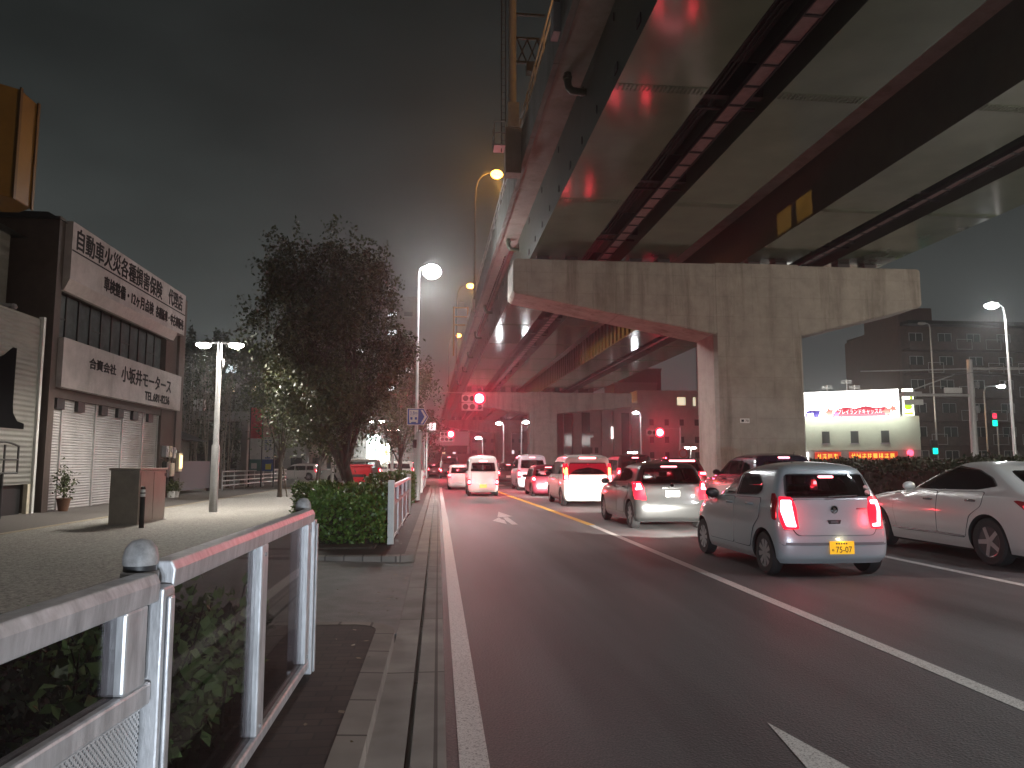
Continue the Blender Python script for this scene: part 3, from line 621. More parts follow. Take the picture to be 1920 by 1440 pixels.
# ================================================================== plants
LEAF_H = leaf_mat('hedge_leaf', (.05, .11, .02), (.15, .25, .06), .38)
LEAF_T = leaf_mat('tree_leaf', (.018, .026, .010), (.07, .076, .026))
LEAF_G = leaf_mat('green_tree_leaf', (.035, .055, .016), (.10, .12, .04))
LEAF_B = leaf_mat('big_leaf', (.12, .26, .07), (.30, .48, .18), .45)
LEAF_M = leaf_mat('median_leaf', (.016, .028, .010), (.05, .06, .022), .6)
BARK = mat('bark', (.055, .043, .035), .9, var=.35, vscale=6, bump=.7, bscale=22, stretch=(1, 1, .25))
TWIG_CORE = mat('twig_and_core', (.03, .026, .018), .95)
def hedge(x0, x1, y0, y1, z0, z1, label, n, size, m, seed, wav=.10, group=None, cat='hedge', name='hedge', taper=None):
    t = thing(name, label, cat, ((x0 + x1) / 2, (y0 + y1) / 2, z0), 0, group)
    rg = np.random.default_rng(seed)
    A = np.array([(x1 - x0) * (y1 - y0), 1.2 * (y1 - y0) * (z1 - z0), .5 * (y1 - y0) * (z1 - z0), 1.3 * (x1 - x0) * (z1 - z0), .3 * (x1 - x0) * (z1 - z0)]); w = rg.choice(5, n, p=A / A.sum())
    u, v = rg.random(n), rg.random(n); d = np.abs(rg.normal(0, .09, n))
    p = np.zeros((n, 3))
    X = x0 + u * (x1 - x0); Y = y0 + v * (y1 - y0); U = z0 + rg.random(n) ** .8 * (z1 - z0)
    top = w == 0
    p[:, 0] = np.where(w == 1, x1 - d, np.where(w == 2, x0 + d, X)); p[:, 1] = np.where(w == 3, y0 + d, np.where(w == 4, y1 - d, Y)); p[:, 2] = np.where(top, z1 - d, U)
    def bump(a, b): return np.sin(a * 2.3 + seed) * np.cos(b * 1.9 - seed) + .6 * np.sin(a * 5.1 + b * 4.3 + seed * 2)
    hh = (p[:, 2] - z0) / (z1 - z0)
    p[:, 2] += wav * bump(p[:, 0], p[:, 1]) * hh; k = wav * .8 * bump(p[:, 1] + p[:, 2] * 2, p[:, 2] * 2 + p[:, 0]); p[:, 0] += np.where(w == 1, k, np.where(w == 2, -k, 0)); p[:, 1] += np.where(w == 3, k, 0)
    kf = lambda y: taper + (1 - taper) * min(1, max(0, (y - y0) / (y1 - y0) * 1.25)) if taper else 1
    if taper: kk = taper + (1 - taper) * np.clip((p[:, 1] - y0) / (y1 - y0) * 1.25, 0, 1); p[:, 0] = x1 + (p[:, 0] - x1) * kk
    leaf_mesh('foliage', p, size, m, t, seed, up=-.4)
    xa, ya, yb = x1 - .16, y0 + .16, y1 - .16; g = MB(); g.prism([(xa, ya), (xa, yb), (x1 + (x0 - x1) * kf(yb) + .16, yb), (x1 + (x0 - x1) * kf(ya) + .16, ya)], 'z', z0, z1 - .2); g.build('dark_core', TWIG_CORE, t)  # solid dark core stands in for the shaded inside of the hedge
    return t
hedge(-3.9, -1.0, 14.0, 22.5, .15, 1.0, 'clipped green azalea hedge at the driveway corner, under the big tree', 26000, .085, LEAF_H, 3, taper=.45)
hedge(-2.4, -1.0, 24.5, 33.5, .15, 1.18, 'green hedge along the fence, to the right of the red box', 9000, .10, LEAF_H, 5)
hedge(12.5, 15.7, 10.5, 31, .2, 1.62, 'long rough dark hedge on the median between the parked queue and the signboards', 26000, .12, LEAF_M, 8, .14)
hedge(12.5, 15.7, 34.6, 48, .2, 1.7, 'dark hedge on the median behind the big pier', 4000, .16, LEAF_M, 9, .14)
hedge(-3.6, -1.45, -.4, 2.7, .15, 1.06, 'low black-green bush behind the near fence panel', 14000, .055, LEAF_M, 12, .08, cat='bush', name='bush')
hedge(-2.5, -1.2, 3.05, 5.5, .15, .62, 'dark undergrowth at the foot of the broad-leaved plant behind glass', 9000, .06, LEAF_M, 13, .10, cat='bush', name='bush')
# leafy plant behind the smoked glass
t = thing('leafy_shrub', 'broad-leaved green plant showing through the smoked glass of the near fence', 'plant', (-1.5, 4.2, .15))
rg = np.random.default_rng(21); pts = []; g = MB(); rr = random.Random(5)
for i in range(60):
    x, y = -1.12 - .9 * rr.random() ** 1.6, rr.uniform(2.95, 5.0); h = rr.uniform(.35, .88); dx, dy = rr.uniform(-.15, .18), rr.uniform(-.2, .2)
    st = [(x, y, .14), (x + dx * .3, y + dy * .3, .14 + h * .55), (x + dx, y + dy, .14 + h)]; g.tube(st, [.008, .006, .003], 5)
    for j in range(40):
        k = rr.uniform(.25, 1); pts.append((x + dx * k + rr.uniform(-.07, .07), y + dy * k + rr.uniform(-.07, .07), .14 + h * k + rr.uniform(-.04, .05)))
g.build('stem', TWIG_CORE, t); leaf_mesh('leaves', np.array(pts), .075, LEAF_B, t, 22, up=.1, aspect=.6)

def tree(name, label, base, H, crown, n, size, m, seed, limbs=9, tr=.14, fork=.22, sprays=46, group=None, lean=(0, 0), stake=False, spread=1.0, dens=.18):
    """crown: list of (height, radius) giving the outline; sprays of leaves run out along the branch tips"""
    t = thing(name, label, 'tree', (base[0], base[1], base[2]), 0, group)
    rr = random.Random(seed); rg = np.random.default_rng(seed); g = MB()
    B = Vector(base); zf = H * fork
    top = B + Vector((lean[0] * .3, lean[1] * .3, zf))
    g.tube([B - Vector((0, 0, .1)), B + Vector((0, 0, .25)), B + Vector((lean[0] * .12, lean[1] * .12, zf * .55)), top], [tr * 1.35, tr * 1.05, tr * .92, tr * .88], 10)
    g.build('trunk', BARK, t, smooth=60)
    hs = [c[0] for c in crown]; rs = [c[1] for c in crown]
    pts = []; L = MB()
    for i in range(limbs):
        a = 2 * math.pi * (i + rr.uniform(-.3, .3)) / limbs; zt = rr.uniform(.55, .95) * H; rad = np.interp(zt, hs, rs) * rr.uniform(.35, .8)
        e = B + Vector((lean[0] + math.cos(a) * rad, lean[1] + math.sin(a) * rad, zt)); s = top - Vector((0, 0, rr.uniform(0, zf * .35)))
        mid = s.lerp(e, .45) + Vector((math.cos(a), math.sin(a), 0)) * rad * .18
        L.tube([s, mid, e], [tr * .5, tr * .28, tr * .06], 7)
        for j in range(sprays // 9):
            k = rr.uniform(.3, .95); p0 = (s.lerp(mid, k / .5) if k < .5 else mid.lerp(e, (k - .5) / .5)); b = a + rr.uniform(-1.3, 1.3); q = p0 + Vector((math.cos(b), math.sin(b), rr.uniform(.3, 1.4))) * rr.uniform(.5, 1.2) * H * .10
            L.tube([p0, q], [tr * .14, tr * .04], 5)
    L.build('limbs', BARK, t, smooth=60)
    # leaf sprays: many short upward shoots inside the outline, denser to the rim
    cl = []
    for i in range(int(sprays * 1.15)):
        zt = hs[0] + (hs[-1] - hs[0]) * rr.random() ** .8; a = rr.uniform(0, 2 * math.pi); Rm = np.interp(zt, hs, rs) * (1 + .20 * math.sin(3 * a + zt * 1.7 + seed) + .14 * math.sin(7 * a - zt * 2.9)); cl.append((zt, a, Rm * math.sqrt(rr.uniform(.12, 1.0))))
    for i in range(sprays * 6):
        zt, a, rad = cl[rr.randrange(len(cl))]; zt += rr.gauss(0, .035 * H); a += rr.gauss(0, .16); rad = max(.1, rad + rr.gauss(0, .03 * H)); c = B + Vector((lean[0] * (.4 + .6 * zt / H) + math.cos(a) * rad, lean[1] + math.sin(a) * rad, zt))
        d = Vector((math.cos(a) * .45, math.sin(a) * .45, rr.uniform(.35, 1.2))).normalized(); ln = rr.uniform(.45, 1.15) * H * .085 * spread
        kk = max(3, int(n / (sprays * 6)))
        u = rg.random(kk)[:, None]; pts.append(np.array(c) + np.array(d) * ln * (u - .3) + rg.normal(0, dens * (1.1 - .8 * u), (kk, 3)) * H * .06)
    for i in range(sprays // 2):
        zt = H * rr.uniform(.55, .98); a = rr.uniform(0, 2 * math.pi); rad = np.interp(zt, hs, rs) * rr.uniform(.75, 1.0); c = B + Vector((lean[0] * (.4 + .6 * zt / H) + math.cos(a) * rad, lean[1] + math.sin(a) * rad, zt))
        d = Vector((math.cos(a) * .3, math.sin(a) * .3, 1)).normalized(); ln = H * rr.uniform(.07, .17); u = rg.random(int(60 * size / .125))[:, None]; pts.append(np.array(c) + np.array(d) * ln * u + rg.normal(0, .028 * H * .06 / .06 * (1.15 - u), (len(u), 3)) * .8)
    leaf_mesh('crown', np.concatenate(pts), size, m, t, seed, up=.25)
    if stake:
        g = MB()
        for (x, y) in ((.3, .15), (.12, -.3)): g.tube([B + Vector((x, y, 0)), B + Vector((x * .35, y * .35, 1.35))], .03, 6)
        g.build('stake', mat('stake_wood', (.10, .075, .05), .9, var=.3, vscale=10), t)
    return t
tree('street_tree', 'big dark street tree with a broad upswept crown behind the hedge', (-2.75, 25, .12), 8.6, [(1.8, .6), (2.8, 1.4), (4.2, 1.95), (5.8, 2.1), (7.0, 2.15), (8.0, 1.75), (8.5, 1.0)], 46000, .125, LEAF_T, 11, limbs=13, tr=.17, fork=.17, sprays=110, lean=(-1.0, 0), dens=.46)
tree('street_tree', 'slim staked young tree with open twiggy crown left of the big tree', (-7.1, 34.8, .12), 6.6, [(2.3, .3), (3.6, 1.1), (4.8, 1.4), (6.0, .9), (6.6, .4)], 3200, .13, LEAF_G, 14, limbs=9, tr=.10, fork=.3, sprays=40, stake=True, dens=.7)
tree('street_tree', 'small bright green tree behind the staked one, lit from beneath', (-7.0, 44.7, .12), 7.2, [(2.2, .4), (3.4, 2.0), (4.6, 2.3), (6.0, 1.6), (7.2, .5)], 9000, .16, LEAF_G, 16, limbs=9, tr=.13, fork=.28, sprays=60, lean=(.6, 0), dens=.6)
tree('street_tree', 'brownish tree half hidden behind the white lamp pole', (-2.3, 46, .12), 8.4, [(2.2, .4), (3.6, 1.7), (5.4, 2.2), (7.0, 1.7), (8.4, .5)], 9000, .16, LEAF_T, 18, limbs=9, tr=.13, fork=.25, sprays=60, dens=.6)
tree('street_tree', 'dark roadside tree at the far end, left of the second signal', (-1.6, 88, .12), 7.0, [(2.0, .5), (3.6, 2.1), (5.4, 2.2), (7.0, .7)], 4000, .22, LEAF_T, 19, limbs=8, tr=.13, fork=.25, sprays=40, dens=.6)
for i, (x, y, h, l) in enumerate(((-34, 86, 13, 'round dark tree on the skyline beyond the garage'), (-28, 88, 15, 'taller dark tree behind the bare stems'), (-20, 74, 13, 'dark tree above the grey building'))):
    tree('background_tree', l, (x, y, .1), h, [(2.5, 1.5), (h * .45, 4.2), (h * .75, 3.8), (h, 1.0)], 5000, .36, LEAF_T, 30 + i, limbs=8, tr=.2, fork=.2, sprays=45, dens=.7, group='dark trees on the left skyline')
# bare stems
t = thing('bare_shrub', 'tall thicket of bare pale stems behind the pipe fence', 'shrub', (-14.5, 47, .12)); rr = random.Random(8); g = MB(); pts = []
for i in range(26):
    x = rr.uniform(-16.2, -12.8); y = rr.uniform(46, 49); h = rr.uniform(4.5, 8.2); dx = rr.uniform(-1.0, 1.0); dy = rr.uniform(-.5, .5); b = rr.uniform(.25, .4)
    q = [(x, y, .1), (x + dx * .25, y, h * .35), (x + dx * .6, y + dy, h * .7), (x + dx * .9, y + dy, h)]; g.tube(q, [.05, .04, .028, .01], 5)
    for j in range(3): k = rr.uniform(.4, .9); z = h * k; g.tube([(x + dx * k * .8, y, z), (x + dx * k * .8 + rr.uniform(-.8, .8), y + rr.uniform(-.5, .5), z + rr.uniform(.6, 1.6))], [.02, .006], 4)
    for j in range(70): pts.append((x + dx + rr.gauss(0, .6), y + dy + rr.gauss(0, .5), h + rr.gauss(-.6, 1.0)))
g.build('stems', mat('pale_bark', (.22, .18, .15), .85, var=.3, vscale=5), t); leaf_mesh('leaves', np.array(pts), .16, LEAF_T, t, 40)

# ================================================================== garage on the left
BROWN = mat('brown_tile_wall', (.075, .055, .048), .7, var=.2, vscale=3)
SIGNW = concrete('sign_white', (.45, .405, .40), .22, False)
def shutter_mat(name, col, pitch=.09):
    m, t, b = nodes_mat(name); tc = t.nodes.new('ShaderNodeTexCoord'); w = t.nodes.new('ShaderNodeTexWave'); w.wave_type = 'BANDS'; w.bands_direction = 'Z'; w.inputs['Scale'].default_value = .314 / pitch; w.inputs['Distortion'].default_value = 0
    t.links.new(tc.outputs['Object'], w.inputs['Vector'])
    n = t.nodes.new('ShaderNodeTexNoise'); n.inputs['Scale'].default_value = 1.1; n.inputs['Detail'].default_value = 6; t.links.new(tc.outputs['Object'], n.inputs['Vector'])
    r = t.nodes.new('ShaderNodeValToRGB'); t.links.new(n.outputs[0], r.inputs[0]); e = r.color_ramp.elements; e[0].position = .3; e[0].color = (*[c * .75 for c in col], 1); e[1].position = .7; e[1].color = (*col, 1)
    t.links.new(r.outputs[0], b.inputs['Base Color']); bp = t.nodes.new('ShaderNodeBump'); bp.inputs['Strength'].default_value = .9; bp.inputs['Distance'].default_value = .03; t.links.new(w.outputs[0], bp.inputs['Height']); t.links.new(bp.outputs[0], b.inputs['Normal']); b.inputs['Roughness'].default_value = .5
    return m
SHUT = shutter_mat('shutter_slats', (.50, .48, .48)); SIDING = shutter_mat('horizontal_siding', (.24, .24, .22), .15)
GX = -12.0
t = thing('garage_building', 'two-storey car repair garage with white sign bands and grey roller shutters', 'building', (GX, 24.3, .12))
g = MB(); g.box(-24, 24.25, .1, GX - .5, 36.3, 9.3); g.box(GX - .5, 24.25, .1, GX, 24.62, 9.42); g.box(GX - .5, 35.55, .1, GX + .02, 36.3, 9.32); g.box(GX - .5, 33.9, .1, GX - .06, 35.549, 4.0)
g.box(GX - .5, 24.621, 3.7, GX - .1, 35.549, 5.58); g.box(GX - .5, 24.621, 7.2, GX - .1, 35.549, 9.25); g.build('wall', BROWN, t)
g = MB(); g.prism([(-24.2, 9.3), (GX + .05, 9.3), (GX - .3, 9.5), (-24.2, 9.5)], 'y', 24.1, 36.32); g.build('roof', DARK, t)
g = MB(); g.box(GX - .099, 24.64, 7.5, GX + .22, 35.45, 9.38); sg = g.build('upper_sign', SIGNW, t)
g = MB(); g.prism([(GX - .099, 7.5), (GX + .22, 7.5), (GX + .05, 7.12), (GX - .099, 7.12)], 'y', 24.64, 34.6); g.build('sign_soffit', mat('soffit_board', (.42, .37, .35), .6, var=.1), t)
g = MB(); g.box(GX + .221, 24.66, 8.42, GX + .226, 35.43, 8.47); g.build('divider', INK, sg)
def fac(y, z, x=GX + .222): return frame((x, y, z), (0, 1, 0), (0, 0, 1))
text('自動車火災各種損害保険', 7.55, .72, fac(28.72, 8.90), INK, 'lettering', sg, fat=.022); text('代理店', 1.75, .70, fac(34.15, 8.90), INK, 'lettering', sg, fat=.022)
text('車検整備・12ヶ月点検', 4.6, .50, fac(29.35, 7.95), INK, 'lettering', sg, fat=.022); text('各種新車・中古車販売', 3.35, .48, fac(33.6, 7.95), INK, 'lettering', sg, fat=.022)
g = MB(); g.box(GX - .099, 24.64, 4.02, GX + .16, 35.55, 5.60); sg = g.build('lower_sign', SIGNW, t)
text('合資会社', 2.1, .36, fac(27.5, 5.02, GX + .162), INK, 'lettering', sg, fat=.022); text('小坂井モータース', 5.2, .60, fac(31.65, 4.98, GX + .162), INK, 'lettering', sg, fat=.022); text('TEL.681-8236', 2.75, .34, fac(32.75, 4.36, GX + .162), INK, 'lettering', sg, fat=.022)
# upper windows
n = 11
for i in range(n):
    a = 24.75 + i * (34.2 - 24.75) / n; b = a + (34.2 - 24.75) / n
    g = MB(); g.box(GX - .34, a + .03, 5.66, GX - .33, b - .03, 7.1); w = g.build('window', mat('frosted_window', (.12, .135, .14), .12, spec=.7, var=.3, vscale=1.5), t)
    g = MB(); g.box(GX - .36, a - .03, 5.6, GX - .28, a + .03, 7.15)
    if i % 3 == 0: g.box(GX - .35, a + .031, 6.3, GX - .3, b - .031, 6.35)
    g.build('frame', DARK, w)
g = MB(); g.box(GX - .4, 34.2, 5.6, GX - .1, 35.549, 7.2); g.build('window_end_wall', BROWN, t)
# shutters
for (a, b) in ((24.7, 25.5), (25.58, 27.9), (27.98, 30.2), (30.28, 32.2), (32.28, 33.82)):
    g = MB(); g.box(GX - .28, a, .13, GX - .22, b, 3.7); g.build('roller_shutter', SHUT, t)
    g = MB(); g.box(GX - .30, b, .12, GX - .17, b + .08, 3.7); g.build('shutter_rail', GALV, t)
for y in (25.0, 26.4, 28.2, 29.6, 31.0, 32.6): g = MB(); g.box(GX - .215, y, 3.35, GX - .1, y + .5, 3.69); g.build('shutter_bracket', DARK, t)
for (y, z, w, h, m) in ((34.1, 1.9, .32, .5, GREYP), (34.55, 1.9, .32, .5, CREAM), (35.05, 1.85, .3, .5, GREYP), (34.25, 1.0, .4, .7, DARK), (34.8, 1.05, .45, .6, CREAM), (35.15, .3, .3, .9, DARK)):
    g = MB(); g.box(GX - .059, y, z, GX + .16, y + w, z + h); mt = g.build('meter_box', m, t, bevel=.03)
    if z > 1.5: g = MB(); g.lathe([(.1, 0), (.1, .03), (.02, .04)], (GX + .16, y + w / 2, z + h * .62), 12, 'x'); g.build('dial', GALV, mt)
g = MB()
for y in (34.26, 34.7, 35.2): g.tube([(GX + .02, y, .14), (GX + .02, y, 1.9)], .025, 6)
g.tube([(GX + .02, 34, 1.78), (GX + .02, 35.4, 1.78)], .025, 6); g.build('conduit', DARK, t)
g = MB(); g.box(GX + .022, 35.75, 1.25, GX + .16, 36.2, 2.1); mb = g.build('letter_box', CREAM, t, bevel=.02)
g = MB(); g.box(GX + .161, 35.82, 1.4, GX + .2, 36.1, 2.0); g.build('lamp_panel', emit('warm_panel', (1, .72, .35), 2.2), mb)
light('POINT', (GX + .5, 35.95, 1.8), 6, (1, .75, .4), .1, t)
t = thing('potted_shrub', 'leafy shrub in a clay pot at the left foot of the shutters', 'plant', (GX + .28, 25.0, .12))
g = MB(); g.lathe([(.13, 0), (.2, .36), (.22, .40), (.18, .40)], (GX + .28, 25.0, .127), 14); g.build('pot', mat('clay', (.16, .08, .05), .8, var=.2), t, smooth=40)
rg = np.random.default_rng(2); leaf_mesh('leaves', np.array([GX + .28, 25.0, 1.05]) + rg.normal(0, 1, (380, 3)) * np.array([.13, .13, .26]), .10, LEAF_G, t, 3)
g = MB(); g.tube([(GX + .28, 25, .5), (GX + .26, 25.02, 1.2)], .03, 6); g.build('stem', BARK, t)
for (y, s) in ((34.35, .3), (34.9, .25)):
    t = thing('planter', 'white planter with a low dark shrub under the meters' if s == .3 else 'second small white planter under the meters, nearer the letter box', 'planter', (GX + .35, y, .12))
    g = MB(); g.lathe([(.14, 0), (.17, .28), (.15, .28)], (GX + .35, y, .127), 12); g.build('pot', WHITE, t, smooth=40)
    leaf_mesh('leaves', np.array([GX + .35, y, .6]) + rg.normal(0, 1, (200, 3)) * np.array([.14, .14, .13]), .1, LEAF_G, t, 6)
# neighbour with the big 1
t = thing('sided_building', 'grey sided house with a huge black numeral one painted on its wall', 'building', (GX - .2, 20, .12))
g = MB(); g.box(-20, 8, 1.0, GX - .2, 24.0, 6.02); g.build('wall', SIDING, t)
g = MB(); g.box(-19.9, 8, .1, GX - .35, 23.7, .999); g.build('plinth', DARK, t)
g = MB(); g.box(GX - .26, 23.93, .12, GX - .12, 24.06, 6.1); g.build('corner_trim', WHITE, t)
g = MB(); g.box(GX - .28, 23.72, .12, GX - .16, 23.88, 1.0); g.build('downpipe', CREAM, t)
g = MB(); x = GX - .197; one = [(21.15, 2.62), (23.32, 2.62), (23.32, 2.78), (22.95, 2.84), (22.72, 3.05), (22.68, 3.3), (22.68, 4.93), (22.5, 4.93), (22.1, 4.66), (21.6, 4.45), (21.6, 4.3), (21.85, 4.3), (21.85, 3.2), (21.6, 2.85), (21.15, 2.78)]
g.prism(one, 'x', x, x + .02); g.build('numeral', mat('black_paint', (.006, .006, .007), .95, spec=.05), t)
g = MB(); g.box(-20, 10, 6.021, GX - 1.2, 23.8, 8.6); g.build('upper_wall', shutter_mat('upper_siding', (.20, .19, .17), .3), t)
g = MB(); g.prism([(-20.2, 8.6), (GX - .8, 8.6), (-16.4, 10.4)], 'y', 9.8, 24.05); g.build('roof', DARK, t)
g = MB(); g.box(GX - 1.2, 23.3, 6.3, GX - .8, 23.5, 6.38); g.ball((GX - .75, 23.4, 6.3), (.12, .12, .1), 8); g.build('floodlight', GALV, t)
t = thing('iron_sign', 'black wrought iron sign frame on a leg in front of the numeral wall', 'sign', (GX + .25, 21.7, .12))
g = MB(); Y = 21.6
for (a, b) in (((Y - .7, 1.35), (Y - .7, 2.1)), ((Y + .72, 1.35), (Y + .72, 2.1)), ((Y - .7, 1.35), (Y + .72, 1.35)), ((Y - .7, 1.72), (Y + .72, 1.72)), ((Y + .05, 1.35), (Y + .05, 2.12))): g.tube([(GX + .25, *a), (GX + .25, *b)], .03, 6)
g.tube([(GX + .25, Y - .7 + 1.42 * i / 8, 2.1 + .1 * math.sin(math.pi * i / 8)) for i in range(9)], .03, 6); g.build('frame', DARK, t)
g = MB(); g.tube([(GX + .25, Y, .12), (GX + .25, Y, 1.35)], .045, 8); g.tube([(GX + .25, Y - .35, .12), (GX + .25, Y, .7)], .02, 6); g.build('leg', DARK, t)
# yellow box sign on its post
t = thing('box_sign', 'tall yellow box sign on a post, cut off by the left edge of the picture', 'sign', (-12.2, 19, .12))
YS = mat('yellow_plastic', (.20, .09, .010), .35, var=.12, vscale=2)
g = MB(); g.prism([(-13.6, 18.2), (-10.75, 18.2), (-10.30, 18.55), (-10.30, 19.35), (-10.75, 19.7), (-13.6, 19.7)], 'z', 8.0, 10.75); g.build('box', YS, t, bevel=.03)
g = MB(); g.box(-10.299, 18.5, 7.97, -10.26, 18.6, 10.78); g.box(-10.299, 19.3, 7.97, -10.26, 19.4, 10.78); g.build('edge_trim', mat('bronze_trim', (.12, .06, .02), .4, .3), t)
g = MB(); g.cyl((-12.4, 19, .12), (-12.4, 19, 8.0), .16, n=12); g.build('post', DARK, t)
for z in (9.9, 8.6):
    g = MB(); g.prism([(-12.6, z - .42), (-11.9, z - .32), (-11.35, z + .02), (-11.9, z + .3), (-12.6, z + .42)], 'y', 18.15, 18.198); g.build('lettering', mat('sign_grey', (.15, .12, .1), .5), t)
# cabinet, bollard
t = thing('utility_cabinet', 'plain metal utility cabinet standing on the pavement before the garage', 'cabinet', (-7.6, 19.9, .12))
CABM = mat('cabinet_steel', (.30, .27, .24), .32, .25, var=.12, vscale=3)
g = MB(); g.box(-7.95, 19.2, .14, -7.27, 21.0, 1.44); g.build('body', CABM, t, bevel=.012)
g = MB(); g.box(-7.98, 19.17, 1.441, -7.24, 21.03, 1.50); g.build('lid', CABM, t, bevel=.01)
g = MB(); g.box(-7.99, 19.16, .10, -7.23, 21.04, .139); g.build('base', CONC2, t)
for i in range(2): g = MB(); g.box(-7.269, 19.26 + i * .87, .2, -7.258, 20.10 + i * .87, 1.40); g.build('door', CABM, t)
g = MB(); g.box(-7.257, 20.86, 1.28, -7.25, 20.95, 1.36); g.build('badge', DARK, t)
t = thing('bollard', 'thin black bollard with two reflective bands before the metal cabinet', 'bollard', (-6.87, 18.4, .12))
g = MB(); g.lathe([(.06, 0), (.055, .02), (.055, .9), (.045, .95), (.01, .96)], (-6.87, 18.4, .12), 14); g.build('post', BLACK, t, smooth=40)
for z in (.72, .82): g = MB(); g.lathe([(.057, 0), (.057, .07)], (-6.87, 18.4, .12 + z), 14); g.build('band', mat('reflector', (.85, .87, .9), .25), t, smooth=40)
# gate, low house, pipe fence, walkway, banners
t = thing('yard_gate', 'dark slatted steel gate between the garage and the bare stems', 'gate', (-12.3, 38, .12))
g = MB(); g.box(-12.5, 37.6, .3, -12.44, 42.6, 1.75); g.build('leaf', mat('gate_mesh', (.10, .10, .11), .6, var=.3, vscale=30), t)
for y in (37.4, 42.7): g = MB(); g.box(-12.6, y - .1, .12, -12.35, y + .1, 2.9); g.build('post', DARK, t)
t = thing('low_house', 'low dark house with a tiled hip roof behind the gate', 'house', (-15, 40, .12))
g = MB(); g.box(-20, 38, .1, -14.2, 44.5, 2.9); g.build('wall', mat('house_wall', (.12, .10, .09), .8, var=.2), t)
g = MB(); g.add([(-20.6, 37.2, 2.9), (-13.4, 37.2, 2.9), (-13.4, 45.2, 2.9), (-20.6, 45.2, 2.9), (-17, 40, 4.6), (-17, 42.5, 4.6)], [[0, 1, 4], [1, 2, 5, 4], [2, 3, 5], [3, 0, 4, 5], [0, 3, 2, 1]]); g.build('roof', mat('roof_tile', (.05, .05, .055), .5, var=.2, vscale=10), t)
for y in (39.2, 41.6): g = MB(); g.box(-14.199, y, .9, -14.17, y + 1.4, 2.2); w = g.build('window', WINDOW, t); g = MB(); g.box(-14.169, y + .66, .9, -14.15, y + .74, 2.2); g.build('frame', GALV, w)
t = thing('pipe_fence', 'white horizontal pipe fence along the pavement under the bare stems', 'fence', (-12.0, 44, .12))
g = MB(); A, Bq = (-12.0, 43.4), (-11.4, 58)
for z in (.4, .66, .92, 1.18): g.tube([(*A, z), (*Bq, z)], .04, 7)
g.build('rail', GALV, t)
for i in range(8): k = i / 7; g = MB(); x, y = A[0] + (Bq[0] - A[0]) * k, A[1] + (Bq[1] - A[1]) * k; g.cyl((x, y, .12), (x, y, 1.2), .035, n=7); g.build('post', GALV, t)
t = thing('raised_walkway', 'pale raised concrete walkway beam on columns beyond the garage', 'walkway', (-16.5, 52.5, .12))
g = MB(); g.box(-23, 52, 4.55, -12.6, 54, 5.15); g.build('beam', CONC2, t)
for x in (-21, -17.2, -13.2): g = MB(); g.box(x - .2, 52.6, .1, x + .2, 53.2, 4.55); g.build('column', CONC2, t)
g = MB(); g.box(-16.6, 52.4, 5.15, -15.9, 52.9, 6.0); g.tube([(-16.7, 52.2, 5.15), (-16.7, 52.2, 7.4)], .035, 6); g.build('service_box', WHITE, t)
BR = mat('banner_red', (.50, .03, .055), .5, var=.25, vscale=1.2); BW = mat('banner_white', (.55, .52, .5), .5, var=.15, vscale=2); BT = mat('banner_teal', (.05, .14, .13), .5); BB = mat('banner_blue', (.03, .07, .22), .5); BP = mat('banner_pink', (.55, .30, .28), .5, var=.2, vscale=3); BY = mat('banner_yellow', (.6, .5, .06), .5)
t = thing('banner_board', 'tall twin-panel banner board, red above and white below, by the pipe fence', 'banner', (-11.4, 50, .12))
g = MB()
for x in (-12.2, -11.42, -10.64): g.box(x - .04, 50.02, .12, x + .04, 50.1, 5.3)
g.build('frame', DARK, t)
def ban(x0, x1, rows, top):
    g = MB(); ms = []; z = top
    for h, m in rows:
        if m not in ms: ms.append(m)
        g.mi = ms.index(m); g.box(x0, 49.99, z - h, x1, 50.018, z); z -= h
    return g.build('panel', ms, t)
b1 = ban(-12.16, -11.46, [(2.0, BR), (1.35, BW), (.75, BT)], 5.25); b2 = ban(-11.38, -10.68, [(1.9, BP), (1.45, BW), (.75, BB)], 5.25)
g = MB(); rr = random.Random(3)
for i in range(3):
    for j in range(2): x = -11.25 + j * .26; z = 3.1 - i * .24; g.box(x, 49.975, z, x + .18, 49.989, z + .035); g.box(x, 49.975, z - .12, x + .18, 49.989, z - .085); g.box(x + .07, 49.975, z - .12, x + .11, 49.989, z + .035)
g.box(-11.2, 49.97, 1.95, -10.85, 49.988, 2.03); g.build('lettering', BB, b2)
g = MB(); g.box(-11.15, 49.975, 1.25, -10.8, 49.989, 1.6); g.build('patch', BY, b2); g = MB(); g.box(-12.05, 49.975, 1.3, -11.7, 49.989, 1.65); g.build('patch', BW, b1)
t = thing('red_box', 'bright red box behind the hedge, partly hidden by the big tree trunk', 'box', (-3.1, 30, .12))
g = MB(); g.box(-3.6, 29.6, .12, -2.62, 30.3, 1.5); g.build('body', mat('red_enamel', (.52, .025, .035), .35, var=.12, vscale=3), t, bevel=.03)
g = MB(); g.box(-3.66, 29.55, 1.501, -2.56, 30.35, 1.58); g.build('lid', mat('red_enamel', (0, 0, 0)), t, bevel=.02)
g = MB(); g.box(-2.619, 29.7, .3, -2.6, 30.2, 1.35); g.build('side_panel', mat('red_enamel', (0, 0, 0)), t)
g = MB(); g.box(-3.45, 29.585, 1.1, -2.8, 29.599, 1.2); g.build('slot', DARK, t)
